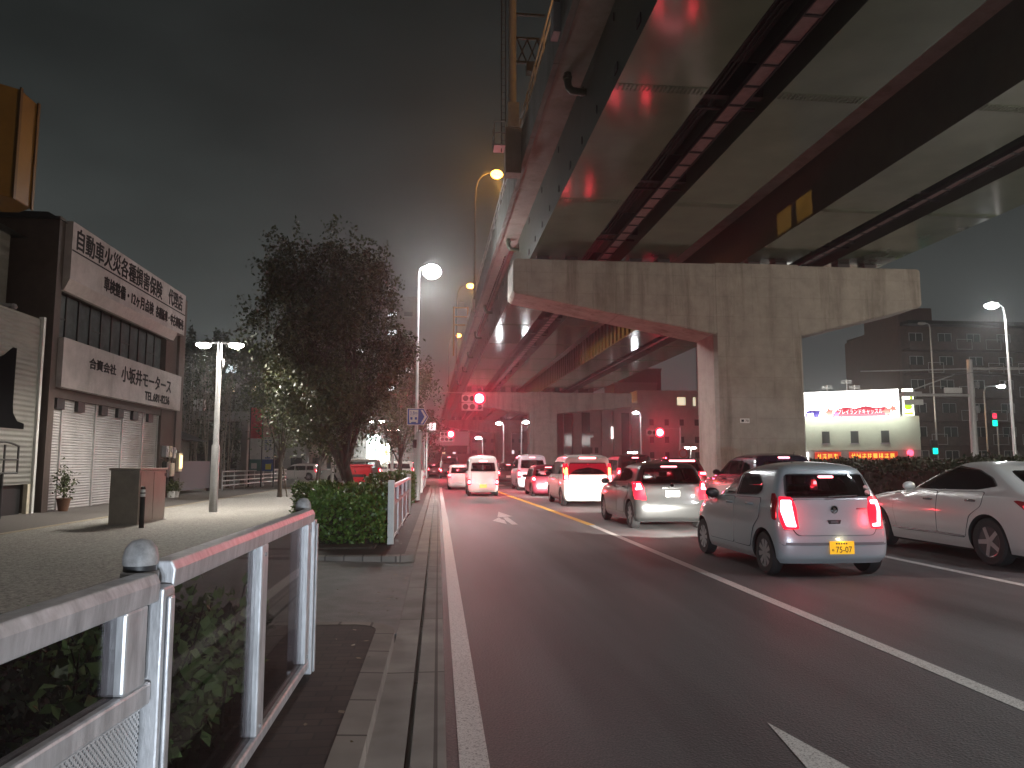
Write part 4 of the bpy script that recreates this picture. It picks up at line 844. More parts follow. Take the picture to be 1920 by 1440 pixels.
for (x, y, h, l) in ((-7.35, 53.3, 3.7, 'white guide post beside the second white car'), (-3.2, 52.5, 3.3, 'white guide post before the right hand white car')):
    t = thing('guide_post', l, 'post', (x, y, .12), 0, 'white posts at the crossing'); g = MB(); g.cyl((x, y, .12), (x, y, h), .11, n=10); g.build('post', WHITE, t, smooth=40); g = MB(); g.lathe([(.112, 0), (.112, .12)], (x, y, h - .3), 10); g.build('band', GREYP, t, smooth=40)
# blocks behind the crossing street on the left
WARMW = emit('warm_window', (1, .78, .5), 1.1); COOLW = emit('cool_window', (.8, .95, 1), 1.6); SHOPL = emit('shop_light', (.86, 1, .96), 3.2)
def block(name, label, x0, x1, y0, y1, z1, m, cols, rows, lit, cat='building', wz=1.2, win=True, roofm=None):
    t = thing(name, label, cat, ((x0 + x1) / 2, y0, .1))
    g = MB(); g.box(x0, y0, .05, x1, y1, z1); g.build('wall', m, t)
    g = MB(); g.box(x0 - .12, y0 - .12, z1, x1 + .12, y1 + .1, z1 + .35); g.build('roof', roofm or m, t)
    if win:
        for r in range(rows):
            for c in range(cols):
                w = (x1 - x0) / cols; xa = x0 + c * w + w * .22; xb = xa + w * .52; za = 1.1 + r * (z1 - 1) / rows; zb = za + wz
                g = MB(); g.box(xa, y0 - .03, za, xb, y0 - .004, zb); wi = g.build('window', lit.get((r, c), WINDOW), t)
                g = MB(); g.box(xa - .05, y0 - .06, za - .07, xb + .05, y0 - .031, za - .004); g.build('sill', GREYP, wi)
    return t
DKW = mat('dark_wall', (.10, .09, .085), .85, var=.2, vscale=2); PINKW = mat('pinkish_wall', (.26, .19, .17), .8, var=.15, vscale=2); GREYW = mat('grey_render', (.24, .23, .22), .8, var=.15, vscale=1.5); PALEW = mat('pale_render', (.40, .35, .34), .8, var=.12, vscale=1)
block('apartment_block', 'dark apartment block with scattered lit windows above the bare stems', -52, -26, 112, 126, 17.5, DKW, 9, 6, {(5, 6): COOLW, (5, 7): COOLW, (4, 5): COOLW, (4, 7): WARMW, (4, 8): WARMW, (3, 2): WARMW, (5, 3): COOLW})
block('apartment_block', 'dark block glimpsed through the crown of the big tree, a few white windows lit', -26, -4, 128, 140, 30, DKW, 8, 9, {(8, 2): COOLW, (8, 4): COOLW, (8, 6): COOLW, (6, 4): COOLW, (7, 6): COOLW, (4, 6): COOLW, (5, 7): COOLW, (2, 4): COOLW}, wz=.8)
block('shop_building', 'grey rendered shop building across the side street behind the white cars', -24, -14.6, 86, 96, 8.6, GREYW, 4, 2, {})
t = block('shop_building', 'pinkish building with a railed balcony behind the second white car', -14.5, -9.6, 86.5, 96, 6.0, PINKW, 3, 2, {})
g = MB(); g.box(-14.4, 85.9, 2.6, -9.7, 86.49, 2.75); g.box(-14.4, 85.9, 2.751, -9.7, 85.95, 3.7); g.build('balcony', PINKW, t)
t = block('shop_building', 'dark shop with one brilliantly lit white window behind the crossing cars', -9.5, -2.6, 86, 98, 7.2, DKW, 1, 1, {}, win=False)
g = MB(); g.box(-8.1, 85.93, 1.0, -6.6, 85.99, 4.9); g.build('window', SHOPL, t)
g = MB(); g.box(-6.5, 85.93, 1.3, -5.5, 85.99, 3.9); p = g.build('poster', emit('poster_light', (1, .86, .66), 2.0), t)
g = MB(); g.prism([(-6.35, 2.6), (-5.7, 2.7), (-5.8, 3.5), (-6.3, 3.3)], 'y', 85.9, 85.929); g.build('picture', mat('poster_orange', (.5, .2, .05), .5), p)
light('POINT', (-6.8, 84.2, 3.2), 1800, (.9, 1, .95), .6, t)

# ================================================================== right side: lit hall, apartments, poles
CR30 = R(-31)
t = thing('game_hall', 'pale green two-storey hall under a dazzling white signboard, four small dark windows', 'building', (30.6, 62.2, .14), CR30)
def hb(g, x0, y0, z0, x1, y1, z1): return g.box(x0, y0, z0 - .14, x1, y1, z1 - .14)
HG = mat('pale_green_siding', (.50, .54, .44), .6, var=.06, vscale=1.5); HGREY = mat('grey_band', (.30, .28, .27), .7, var=.1, vscale=2)
g = MB(); hb(g, -4, 0, 2.75, 9.7, 9, 5.5); g.build('wall', HG, t, world=False)
g = MB(); hb(g, -4, .02, .14, 9.7, 9, 2.749); g.build('lower_wall', HGREY, t, world=False)
for x in (.32, 2.62, 4.85, 7.15):
    g = MB(); hb(g, x - .30, -.03, 3.35, x + .30, -.002, 4.35); w = g.build('window', mat('hall_window', (.05, .06, .055), .2), t, world=False)
    g = MB(); hb(g, x - .36, -.07, 3.24, x + .36, -.031, 3.345); g.build('sill', GREYP, w, world=False)
g = MB(); hb(g, -4, -.08, 5.55, 8.3, .3, 7.75); sb = g.build('signboard', emit('signboard_light', (1, .98, .94), 7), t, world=False)
g = MB(); g.prism([(3.15, 5.55 - .14), (7.6, 5.55 - .14), (7.3, 6.35 - .14), (6.6, 6.25 - .14), (5.8, 6.45 - .14), (5.0, 6.25 - .14), (4.2, 6.4 - .14), (3.6, 6.2 - .14)], 'y', -.10, -.083); rb = g.build('sign_band', emit('sign_red', (.85, .05, .10), .8), sb, world=False)
g = MB()
for (x, z, r, m) in ((3.0, 5.95, .42, 0), (3.5, 5.8, .28, 1), (7.4, 5.95, .4, 0), (7.85, 6.15, .32, 0)): g.mi = m; g.prism([(x + r * math.cos(i * 2 * math.pi / 10) * (1 if i % 2 else .6), z - .14 + r * math.sin(i * 2 * math.pi / 10) * (1 if i % 2 else .6)) for i in range(10)], 'y', -.118 - .004 * m, -.104)
g.build('flower_marks', [emit('sign_pink', (1, .36, .30), .9), emit('sign_magenta', (.9, .2, .5), .9)], sb, world=False)
o = text('プレイランドキャッスル', 3.4, .42, frame((5.35, -.108, 5.98 - .14), (1, 0, 0), (0, 0, 1)), emit('sign_white_text', (1, .9, .9), 2), 'lettering', None); o.parent = sb
g = MB(); g.prism([(-.3, 5.42), (.05, 5.9), (.35, 6.25), (.62, 6.3), (.66, 5.42)], 'y', -.1, -.083); g.prism([(1.0, 5.42), (1.2, 6.0), (1.7, 6.05), (2.3, 6.0), (2.1, 5.42), (1.75, 5.42), (1.7, 5.8), (1.25, 5.8), (1.2, 5.42)], 'y', -.1, -.083); g.build('blue_marks', emit('sign_blue', (.09, .06, .45), .8), sb, world=False)
g = MB(); hb(g, 8.55, -.05, 5.55, 9.35, .3, 7.75); s2 = g.build('side_sign', emit('side_sign_light', (.95, 1, .82), 4.5), t, world=False)
g = MB(); hb(g, 9.1, -.07, 6.4, 9.3, -.052, 7.2); g.ball((8.95, -.06, 6.12), (.3, .02, .26), 12); hb(g, 8.62, -.07, 5.62, 9.28, -.052, 5.82); g.build('lime_marks', emit('sign_lime', (.55, .95, .02), 1.0), s2, world=False)
g = MB(); hb(g, 8.31, .0, 5.55, 8.54, .3, 7.5); hb(g, 9.36, 0, 5.55, 9.62, .3, 7.8); g.build('sign_frame', DARK, t, world=False)
SR = emit('red_sign', (.75, .05, .025), .55); SY = emit('sign_gold', (1, .62, .08), 1.1)
def redsign(x0, x1, z0, z1, seed):
    g = MB(); hb(g, x0, -.16, z0, x1, .019, z1); s = g.build('red_sign', SR, t, world=False); rr = random.Random(seed); g = MB()
    n = int((x1 - x0) / .42)
    for i in range(n):
        x = x0 + .18 + i * (x1 - x0 - .3) / n; h = (z1 - z0) * .55; zb = (z0 + z1) / 2 - h / 2
        for j in range(4):
            if rr.random() < .5: a = zb + h * j / 4; hb(g, x, -.175, a, x + .3, -.161, a + h * .13)
            else: a = x + .3 * j / 4; hb(g, a, -.175, zb, a + .06, -.161, zb + h)
    g.build('lettering', SY, s, world=False)
redsign(4.35, 8.0, 1.95, 2.62, 3); redsign(1.7, 3.75, 1.9, 2.62, 8)
g = MB(); hb(g, -.3, -.16, 1.85, 1.2, .019, 2.6); g.build('white_sign', emit('white_sign', (1, .97, .92), 4), t, world=False)
for x in (5.5, 7.2, 2.7): g = MB(); hb(g, x - .12, -.5, 2.68, x + .12, -.0, 2.74); g.build('sign_lamp', GREYP, t, world=False)
g = MB()
for (x, h) in ((2.8, 1.0), (4.4, 1.4), (5.0, .9)):
    g.tube([(x, 2, 5.3), (x, 2, 7.4 + h)], .03, 6)
    for j in range(3): g.tube([(x - .45, 2, 7.3 + h - .12 * j), (x + .45, 2, 7.3 + h - .12 * j)], .015, 5)
g.build('roof_aerials', GALV, t, world=False)
o = light('AREA', (3, -1.2, 5.2), 260, (1, 1, .9), 1, t, name='sign_wash'); o.location = (3, -.9, 5.6); o.data.shape = 'RECTANGLE'; o.data.size = 12; o.data.size_y = .3; o.rotation_euler = (R(25), 0, 0)
# brown apartments
APT = brick('apartment_tile', (.14, .085, .07), (.12, .07, .06), (.05, .035, .03), .3, .1, .008, rot=(R(90), 0, 0), bump=.1)
t = thing('apartment_block', 'long brown tiled apartment block with white window frames and balcony railings, right edge', 'building', (53.7, 80, .14))
g = MB(); g.box(53.7, 81.5, .1, 92, 93, 17.9); g.build('wall', APT, t)
g = MB(); g.prism([(81.5, .1), (93, .1), (93, 17.4), (81.5, 18.6)], 'x', 53.4, 53.699); g.build('side_wall', mat('side_wall_brown', (.15, .085, .07), .7, var=.12, vscale=2), t)
g = MB(); g.box(54.4, 83, 17.9, 58.8, 90, 20.2); pe = g.build('stair_tower', mat('side_wall_brown', (0, 0, 0)), t); g = MB(); g.tube([(56.6, 85, 20.2), (56.6, 85, 22.4)], .04, 6)
for j in range(4): g.tube([(56.1, 85, 22.2 - j * .3), (57.1, 85, 22.2 - j * .3)], .03, 5)
g.build('aerial', DARK, pe)
g = MB(); g.box(53.7, 79.9, 17.7, 92, 81.49, 18.1); g.build('eaves', DARK, t)
WF = mat('window_frame_white', (.62, .62, .6), .5)
rr = random.Random(6)
for r in range(6):
    z = 1.2 + r * 2.75
    g = MB(); g.box(53.8, 80.1, z - .25, 92, 81.49, z - .05); fl = g.build('balcony', APT, t)
    g = MB(); g.box(53.8, 80.1, z - .049, 92, 80.2, z + .75); g.build('parapet', APT, fl)
    for c in range(10):
        x = 54.6 + c * 3.7 + rr.uniform(-.1, .1)
        if x > 88: continue
        lit = COOLW if (r, c) in ((2, 2),) else WINDOW
        g = MB(); g.box(x, 81.44, z, x + 1.7, 81.485, z + 1.95); w = g.build('window', lit if r != 2 or c != 2 else WINDOW, t)
        g = MB()
        for xx in (x, x + .82, x + 1.64): g.box(xx, 81.40, z, xx + .06, 81.439, z + 1.95)
        g.box(x + .061, 81.40, z + 1.9, x + .819, 81.439, z + 1.95); g.box(x + .881, 81.40, z + 1.9, x + 1.639, 81.439, z + 1.95); g.build('frame', WF, w)
        if (r + c) % 3 != 2:
            g = MB(); xa = x + 1.3; g.box(xa, 80.03, z - .15, xa + 1.9, 80.06, z - .10); g.box(xa, 80.03, z + 1.0, xa + 1.9, 80.06, z + 1.05)
            for xx in (xa, xa + 1.85): g.box(xx, 80.03, z - .099, xx + .05, 80.06, z + .999)
            g.build('railing', WF, fl)
        if (r, c) == (2, 2): g = MB(); g.box(x + .2, 81.3, z + 1.4, x + .8, 81.39, z + 1.52); g.build('lit_lamp', COOLW, t)
t = thing('hedge_wall', 'low pale wall panel before the brown apartments', 'wall', (46, 70, .13)); g = MB(); g.box(44.3, 70, .1, 54, 70.3, 1.6); g.build('panel', PALEW, t); g = MB(); g.box(44.2, 69.95, 1.601, 54.1, 70.35, 1.7); g.build('coping', CONC2, t)
# signal pole with gantry arms
PLE = mat('pale_pole', (.55, .54, .54), .5, .2, var=.1)
t = thing('signal_gantry_pole', 'thick pale pole with long arms and small signs right of the bright hall', 'pole', (34.3, 45, .16))
g = MB(); g.tube([(34.25, 45, 0), (34.3, 45, 8.35)], [.24, .17], 14); g.build('pole', PLE, t, smooth=40)
g = MB(); g.tube([(29.4, 45, 6.02), (34.15, 45, 6.02)], .09, 8); g.tube([(30.3, 45, 6.35), (33.2, 45, 7.35)], .045, 6); g.build('arm', PLE, t, smooth=40)
g = MB(); g.tube([(34.4, 45, 7.75), (44, 43.5, 7.75)], .09, 8); g.tube([(28, 47, 7.75), (34.2, 45, 7.75)], .045, 6); g.build('upper_arm', PLE, t, smooth=40)
g = MB(); g.box(32.4, 44.9, 6.15, 33.6, 45.0, 6.5); g.build('arm_sign', WHITE, t)
g = MB(); g.box(29.45, 44.7, 5.9, 30.7, 44.9, 6.2); g.build('camera_housing', PLE, t); g = MB(); g.box(29.5, 44.7, 5.35, 30.75, 44.78, 5.7); g.build('plate', WHITE, t)
g = MB(); g.ball((34.55, 44.9, 5.1), (.2, .2, .25), 10); g.box(34.5, 44.8, 6.5, 34.75, 45.1, 6.9); g.build('junction_box', GREYP, t)
t = thing('overhead_wire', 'thin overhead wires crossing before the brown apartments', 'wire', (34, 46, 7)); g = MB()
for (a, b) in (((31, 45, 7.0), (60, 40, 11.5)), ((33, 45.2, 7.4), (60, 40.5, 12.5)), ((34.4, 45, 7.6), (60, 44, 6.2))): g.tube([a, ((a[0] + b[0]) / 2, (a[1] + b[1]) / 2, (a[2] + b[2]) / 2 - .15), b], .022, 5)
g.build('wire', mat('wire_grey', (.2, .2, .2), .5), t)
RED = emit('red_signal', (1, .02, .06), 30); REDH = emit('red_signal_core', (1, .16, .2), 14); GRN = emit('green_signal', (.0, .9, .55), 2.6); REDD = emit('red_signal_small', (1, .03, .08), 2.0)
def ped(x, y, z, label, top=True, w=.55):
    t = thing('pedestrian_signal', label, 'signal', (x, y, .14), 0, 'pedestrian signals across the road')
    g = MB(); g.cyl((x + .35, y + .05, .1), (x + .35, y + .05, z + .6), .06, n=8); g.build('pole', GALV, t)
    g = MB(); g.box(x - w / 2, y - .15, z - .62, x + w / 2, y + .15, z + .62); h = g.build('housing', DARK, t, bevel=.03)
    if top: g = MB(); g.box(x - w * .3, y - .17, z + .1, x + w * .36, y - .151, z + .52); g.build('red_lamp', REDD, h)
    g = MB(); g.box(x - w * .38, y - .17, z - .55, x + w * .38, y - .151, z - .06); g.build('green_lamp', GRN, h)
ped(40.3, 60, 4.5, 'red over green pedestrian signal on the pale pole beside the hall'); ped(47.6, 60, 5.4, 'red over green pedestrian signal under the curved lamp'); ped(42.0, 60, 3.0, 'small green pedestrian signal low on the unlit lamp pole', False)
t = thing('utility_post', 'brownish utility post between the hall and the apartments', 'post', (39.3, 59, .14)); g = MB(); g.tube([(39.1, 59, 0), (38.6, 59, 6.6)], [.16, .13], 10); g.build('post', mat('pole_brown', (.30, .22, .19), .7), t, smooth=40); g = MB(); g.box(38.5, 58.8, 3.5, 39.0, 59, 4.2); g.build('box', GREYP, t)
t = thing('signal_lamp_post', 'short red round lamp at the right end of the red shop signs', 'signal', (38.1, 57.5, .14)); g = MB(); g.cyl((38.1, 57.5, .1), (38.1, 57.5, 2.4), .05, n=8); g.build('post', GALV, t); g = MB(); g.lathe([(.26, 0), (.26, -.1), (.2, -.14)], (38.1, 57.45, 2.5), 14, 'y'); g.build('lens', emit('red_round', (1, .05, .1), 6), t)
# ================================================================== background beyond the viaduct
def simple_windows(t, x0, x1, y, zs, n, w, h, m=WINDOW):
    for z in zs:
        for i in range(n): x = x0 + (x1 - x0) * (i + .5) / n; g = MB(); g.box(x - w / 2, y - .03, z, x + w / 2, y - .004, z + h); g.build('window', m, t)
t = block('flats_building', 'pale stepped flats right of the second pier with one yellow lit window', 31.5, 43, 118, 130, 10.4, PALEW, 1, 1, {}, win=False); simple_windows(t, 33, 43, 118, (2.5, 5.0, 7.8), 4, .7, 1.0)
g = MB(); g.box(32.2, 119, 10.751, 44, 130, 13.6); g.build('upper_wall', PALEW, t); g = MB(); g.box(38.9, 118.95, 11.2, 40.3, 118.995, 12.5); g.build('window', emit('lit_window', (.95, .9, .62), .9), t); g = MB(); g.box(41.6, 118.95, 11.1, 42.0, 118.995, 12.5); g.build('window', emit('lit_window', (1, 1, 1), 1), t)
block('flats_building', 'darker upper flats rising behind the pale stepped flats', 32, 40, 134, 142, 16.2, mat('mauve_wall', (.20, .16, .17), .8), 4, 5, {})
block('office_building', 'dark banded building top under the viaduct edge', 37, 44.5, 146, 158, 20.4, mat('dark_red_wall', (.06, .03, .032), .7), 1, 1, {}, win=False)
t = block('balcony_building', 'dark building edge with stacked rounded balconies beside the big pier', 45.5, 56, 116, 128, 22, mat('dark_flats', (.10, .075, .075), .7), 1, 1, {}, win=False)
for i in range(7): g = MB(); g.box(42.6, 116.2, 2.2 + i * 2.75, 45.49, 120, 3.5 + i * 2.75); g.build('balcony', mat('dark_flats', (0, 0, 0)), t, bevel=.2)
t = block('column_building', 'pale building with tall vertical pillars between the second pier and the flats', 18.8, 31.2, 112, 124, 10.6, PALEW, 1, 1, {}, win=False)
for x in (20.2, 24.6, 26.4, 29.3): g = MB(); g.box(x, 111.3, .1, x + 1.2, 111.99, 10.4); g.build('pillar', PALEW, t)
for x in (18.9, 21.6, 27.7): g = MB(); g.box(x, 111.9, .2, x + 1.3, 111.99, 9.4); g.build('window', WINDOW, t)
for (x, z) in ((22.7, 3.2), (23.6, 3.2), (22.9, 5.6)): g = MB(); g.box(x, 111.96, z, x + .55, 111.995, z + .9); g.build('window', WINDOW, t)
g = MB(); g.box(26.0, 111.2, 5.4, 26.3, 111.29, 7.2); g.build('sign_strip', emit('strip_light', (1, .8, .8), 3), t)
block('far_building', 'low dark building closing the far end of the road under the viaduct', -4, 9, 236, 248, 7, DKW, 8, 2, {(0, 1): COOLW, (1, 3): WARMW, (1, 5): COOLW}); block('far_building', 'long grey building far along the right beyond the piers', 10, 40, 240, 252, 12, GREYW, 10, 3, {(1, 4): COOLW})
block('far_building', 'far dark building left of the road end', -40, -6, 180, 195, 9, DKW, 9, 2, {(0, 7): WARMW, (1, 8): COOLW, (0, 8): COOLW})
t = thing('end_wall', 'distant embankment wall across the far end behind the traffic', 'wall', (4, 200, 0)); g = MB(); g.box(-8, 215, 0, 30, 216, 4.2); g.build('face', CONC2, t); g = MB(); g.box(-8, 214.9, 4.201, 30, 216.1, 4.5); g.build('coping', CONC2, t)
# ================================================================== traffic signals
def lens(g, x, y, z, r, m=0): g.mi = m; g.lathe([(r, 0), (r * .9, -.02), (.01, -.04)], (x, y, z), 14, 'y')
def signal(x, y, z, pole, label, arrows=True, s=1.0, arm=True, E=700):
    t = thing('traffic_signal', label, 'traffic light', (pole[0], pole[1], 0), 0, 'red traffic lights over the road')
    g = MB(); g.tube([(pole[0], pole[1], 0), (pole[0], pole[1], z + .5)], [.12, .09], 10); g.build('pole', PLE, t, smooth=40)
    if arm: g = MB(); g.tube([(pole[0], pole[1], z + .35), ((pole[0] + x) / 2, y + .15, z + .45), (x + .5 * s, y + .15, z + .35)], .04, 6); g.build('arm', PLE, t, smooth=40)
    for k in range(2 if arrows else 1):
        zz = z - k * .52 * s
        g = MB(); g.box(x - .66 * s, y, zz - .23 * s, x + .66 * s, y + .14, zz + .23 * s); h = g.build('housing', WHITE, t, bevel=.03)
        for i in range(3):
            xx = x + (i - 1) * .42 * s; on = (k == 0 and i == 2)
            g = MB(); lens(g, xx, y - .002, zz, .15 * s)
            if on:
                g = MB(); lens(g, xx, y - .004, zz, .40 * s); g.build('halo_disc', emit('red_halo', (1, .01, .045), 2.4), h, smooth=40)  # oversized glowing disc stands in for the signal's red halo
                g = MB(); g.ball((xx, y - .06, zz), (.29 * s, .16, .29 * s), 16)  # core ball larger than the real lens, imitating its bloom
            g.build('red_lens' if on else 'lens', REDH if on else mat('unlit_lens', (.02, .015, .015), .3), h, smooth=40)
            if not on: g = MB(); g.lathe([(.17 * s, 0), (.17 * s, -.14), (.15 * s, -.14), (.15 * s, -.01)], (xx, y - .003, zz), 14, 'y'); g.build('hood', DARK, h)
    o = light('SPOT', (0, 0, 0), E, (1, .02, .06), .15, t, aim=(0, -1, -.22), cone=95, blend=.6, name='red_light'); o.location = Vector((x + .42 * s, y - .45, z)) - t.location
    return t
signal(2.45, 55, 6.42, (-1.15, 55), 'near double-row traffic light glowing red high over the first lane', E=3300, s=1.2)
signal(.9, 86, 5.0, (-1.3, 86), 'second red traffic light, lower and farther left, by the viaduct edge', arrows=True, E=3300, s=1.15)
signal(20.6, 70, 4.6, (23.1, 70), 'red traffic light on a slim pole between the two piers', arrows=False, E=2400, s=1.2)
# bus sign on its own slim pole
t = thing('bus_route_sign', 'blue arrow-shaped road sign with a white bus picture on a slim pole', 'sign', (-1.02, 35.6, .12))
g = MB(); g.tube([(-1.02, 35.6, .1), (-1.02, 35.6, 4.5)], .045, 8); g.build('pole', GALV, t, smooth=40)
BLU = mat('sign_blue_face', (.02, .07, .33), .45); 
def arrowpoly(x0, x1, z0, z1, tip): return [(x0, z0), (x1 - tip, z0), (x1, (z0 + z1) / 2), (x1 - tip, z1), (x0, z1)]
g = MB(); g.prism(arrowpoly(-1.50, -.48, 3.42, 4.22, .22), 'y', 35.50, 35.53); bd = g.build('board', WHITE, t)
g = MB(); g.prism(arrowpoly(-1.47, -.51, 3.45, 4.19, .21), 'y', 35.494, 35.499); g.build('blue_face', BLU, bd)
g = MB(); g.prism([(-1.40, 3.87), (-.97, 3.87), (-.97, 4.15), (-1.40, 4.15)], 'y', 35.488, 35.493); g.prism([(-1.38, 3.52), (-.99, 3.52), (-.97, 3.865), (-1.40, 3.865)], 'y', 35.488, 35.493)
g.prism([(-.86, 3.50), (-.76, 3.50), (-.56, 3.82), (-.76, 4.14), (-.86, 4.14), (-.68, 3.82)], 'y', 35.488, 35.493); g.build('white_marks', WHITE, bd)
g = MB()
for (a, b, c, d) in ((-1.34, 3.68, -1.24, 3.80), (-1.13, 3.68, -1.03, 3.80), (-1.30, 3.50, -1.07, 3.57)): g.box(a, 35.48, b, c, 35.487, d)
g.build('bus_windows', BLU, bd)
text('3.8m', .34, .16, frame((-1.185, 35.486, 4.0), (1, 0, 0), (0, 0, 1)), BLU, 'lettering', bd)
g = MB(); g.box(-1.22, 35.45, 2.35, -.82, 35.7, 2.75); g.build('control_box', DARK, t, bevel=.02)
t = thing('pavement_post', 'pale thick post at the kerb beside the bus sign', 'post', (-.86, 31.2, .12)); g = MB(); g.tube([(-.86, 31.2, .1), (-.78, 31.2, 2.9)], [.13, .11], 10); g.build('post', PLE, t, smooth=40); g = MB(); g.lathe([(.115, 0), (.08, .06), (.01, .08)], (-.78, 31.2, 2.9), 10); g.build('cap', GREYP, t)
t = thing('plate_sign', 'small bright white plate sign beyond the blue bus sign', 'sign', (-.45, 48, .12)); g = MB(); g.cyl((-.9, 48, .1), (-.9, 48, 4.3), .045, n=8); g.tube([(-.9, 48, 4.1), (-.3, 48, 4.1)], .03, 6); g.build('pole', GALV, t); g = MB(); g.box(-.75, 47.93, 3.75, -.2, 47.96, 4.2); g.build('plate', emit('lit_plate', (1, .9, .92), 1.2), t)
t = thing('round_sign', 'round no-entry style sign on a slim post under the viaduct', 'sign', (22.0, 66, 0)); g = MB(); g.cyl((22.0, 66, 0), (22.0, 66, 2.9), .04, n=8); g.build('post', GALV, t); g = MB(); g.lathe([(.42, 0), (.42, -.03), (.01, -.03)], (22.0, 65.95, 2.55), 20, 'y'); g.build('disc', mat('sign_disc_red', (.4, .05, .06), .5), t); g = MB(); g.lathe([(.30, 0), (.30, -.01), (.01, -.01)], (22.0, 65.915, 2.55), 20, 'y'); g.build('face', mat('sign_disc_face', (.35, .2, .22), .5), t)

# ================================================================== cars
def pchip(t, y, q):
    t = np.asarray(t, float); y = np.asarray(y, float); h = np.diff(t); d = np.diff(y) / h; m = np.zeros_like(y)
    for i in range(1, len(y) - 1):
        if d[i - 1] * d[i] > 0: w1 = 2 * h[i] + h[i - 1]; w2 = h[i] + 2 * h[i - 1]; m[i] = (w1 + w2) / (w1 / d[i - 1] + w2 / d[i])
    m[0], m[-1] = d[0], d[-1]
    k = np.clip(np.searchsorted(t, q) - 1, 0, len(h) - 1); s = (q - t[k]) / h[k]
    return (2 * s**3 - 3 * s**2 + 1) * y[k] + (s**3 - 2 * s**2 + s) * h[k] * m[k] + (-2 * s**3 + 3 * s**2) * y[k + 1] + (s**3 - s**2) * h[k] * m[k + 1]
class Shell:
    """car skin: a stack of rounded plan outlines; z, rear y, front y, half width"""
    def __init__(s, prof, nr=4.2, nf=2.6, ar=.26, af=.65):
        p = np.array(prof, float); t = np.arange(len(p)); q = np.linspace(0, len(p) - 1, (len(p) - 1) * 6 + 1)
        s.z, s.yr, s.yf, s.w = (pchip(t, p[:, i], q) for i in range(4))
        s.nr, s.nf, s.ar, s.af = nr, nf, ar, af; s.L = p[:, 2].max(); s.H = p[-1, 0]; s.W = p[:, 3].max()
    def at(s, z):
        z = min(max(z, s.z[0]), s.z[-1]); yr, yf, w = (float(np.interp(z, s.z, a)) for a in (s.yr, s.yf, s.w)); l = yf - yr
        return yr, yf, w, min(s.ar, .42 * l), min(s.af, .5 * l)
    def bow(s, y): return 1 - .045 * abs((y - s.L / 2) / (s.L / 2)) ** 3
    def side(s, y, z):
        yr, yf, w, ar, af = s.at(z)
        if y < yr + ar: u = min(1, (yr + ar - y) / ar); x = w * max(0, 1 - u ** s.nr) ** (1 / s.nr)
        elif y > yf - af: u = min(1, (y - yf + af) / af); x = w * max(0, 1 - u ** s.nf) ** (1 / s.nf)
        else: x = w
        return x * s.bow(y)
    def rear(s, x, z):
        yr, yf, w, ar, af = s.at(z); y = yr
        for _ in range(3): u = min(1, abs(x) / s.bow(y) / w); y = yr + ar * (1 - max(0, 1 - u ** s.nr) ** (1 / s.nr))
        return y
    def front(s, x, z):
        yr, yf, w, ar, af = s.at(z); u = min(1, abs(x) / w / .95); return yf - af * (1 - max(0, 1 - u ** s.nf) ** (1 / s.nf))
    def mesh(s):
        g = MB(); rings = []
        for z, a, b, w in zip(s.z, s.yr, s.yf, s.w):
            l = b - a; ar = min(s.ar, .42 * l); af = min(s.af, .5 * l); h = []
            for i in range(9): th = math.pi / 2 * (i / 8) ** .75; h.append((w * math.sin(th) ** (2 / s.nr), a + ar * (1 - max(0, math.cos(th)) ** (2 / s.nr))))
            for i in range(1, 22): h.append((w, a + ar + (l - ar - af) * i / 22))
            for i in range(8, -1, -1): th = math.pi / 2 * (i / 8); h.append((w * math.sin(th) ** (2 / s.nf), b - af * (1 - max(0, math.cos(th)) ** (2 / s.nf))))
            h = [(x * s.bow(y), y) for x, y in h]
            rings.append([(x, y, z) for x, y in h] + [(-x, y, z) for x, y in h[-2:0:-1]])
        n = len(rings[0]); vs = [p for r in rings for p in r]; fs = []
        for i in range(len(rings) - 1):
            for k in range(n): fs.append([i * n + k, i * n + (k + 1) % n, (i + 1) * n + (k + 1) % n, (i + 1) * n + k])
        fs.append(list(range(n))); fs.append([(len(rings) - 1) * n + k for k in range(n)][::-1])
        g.add(vs, fs); return g
def rnd(poly, r, n=3):
    o = []; m = len(poly)
    for i in range(m):
        a, b, c = (Vector(poly[j]) for j in (i - 1, i, (i + 1) % m)); l1, l2 = (a - b).length, (c - b).length; k = min(r, l1 * .45, l2 * .45); p, q = b + (a - b).normalized() * k, b + (c - b).normalized() * k
        for j in range(n + 1): t = j / n; o.append(tuple(p * (1 - t) ** 2 + b * 2 * t * (1 - t) + q * t ** 2))
    return o
def grow(poly, d):
    c = Vector((sum(p[0] for p in poly) / len(poly), sum(p[1] for p in poly) / len(poly))); o = []
    for p in poly: v = Vector(p) - c; o.append(tuple(c + v * (1 + d / max(.05, v.length))))
    return o
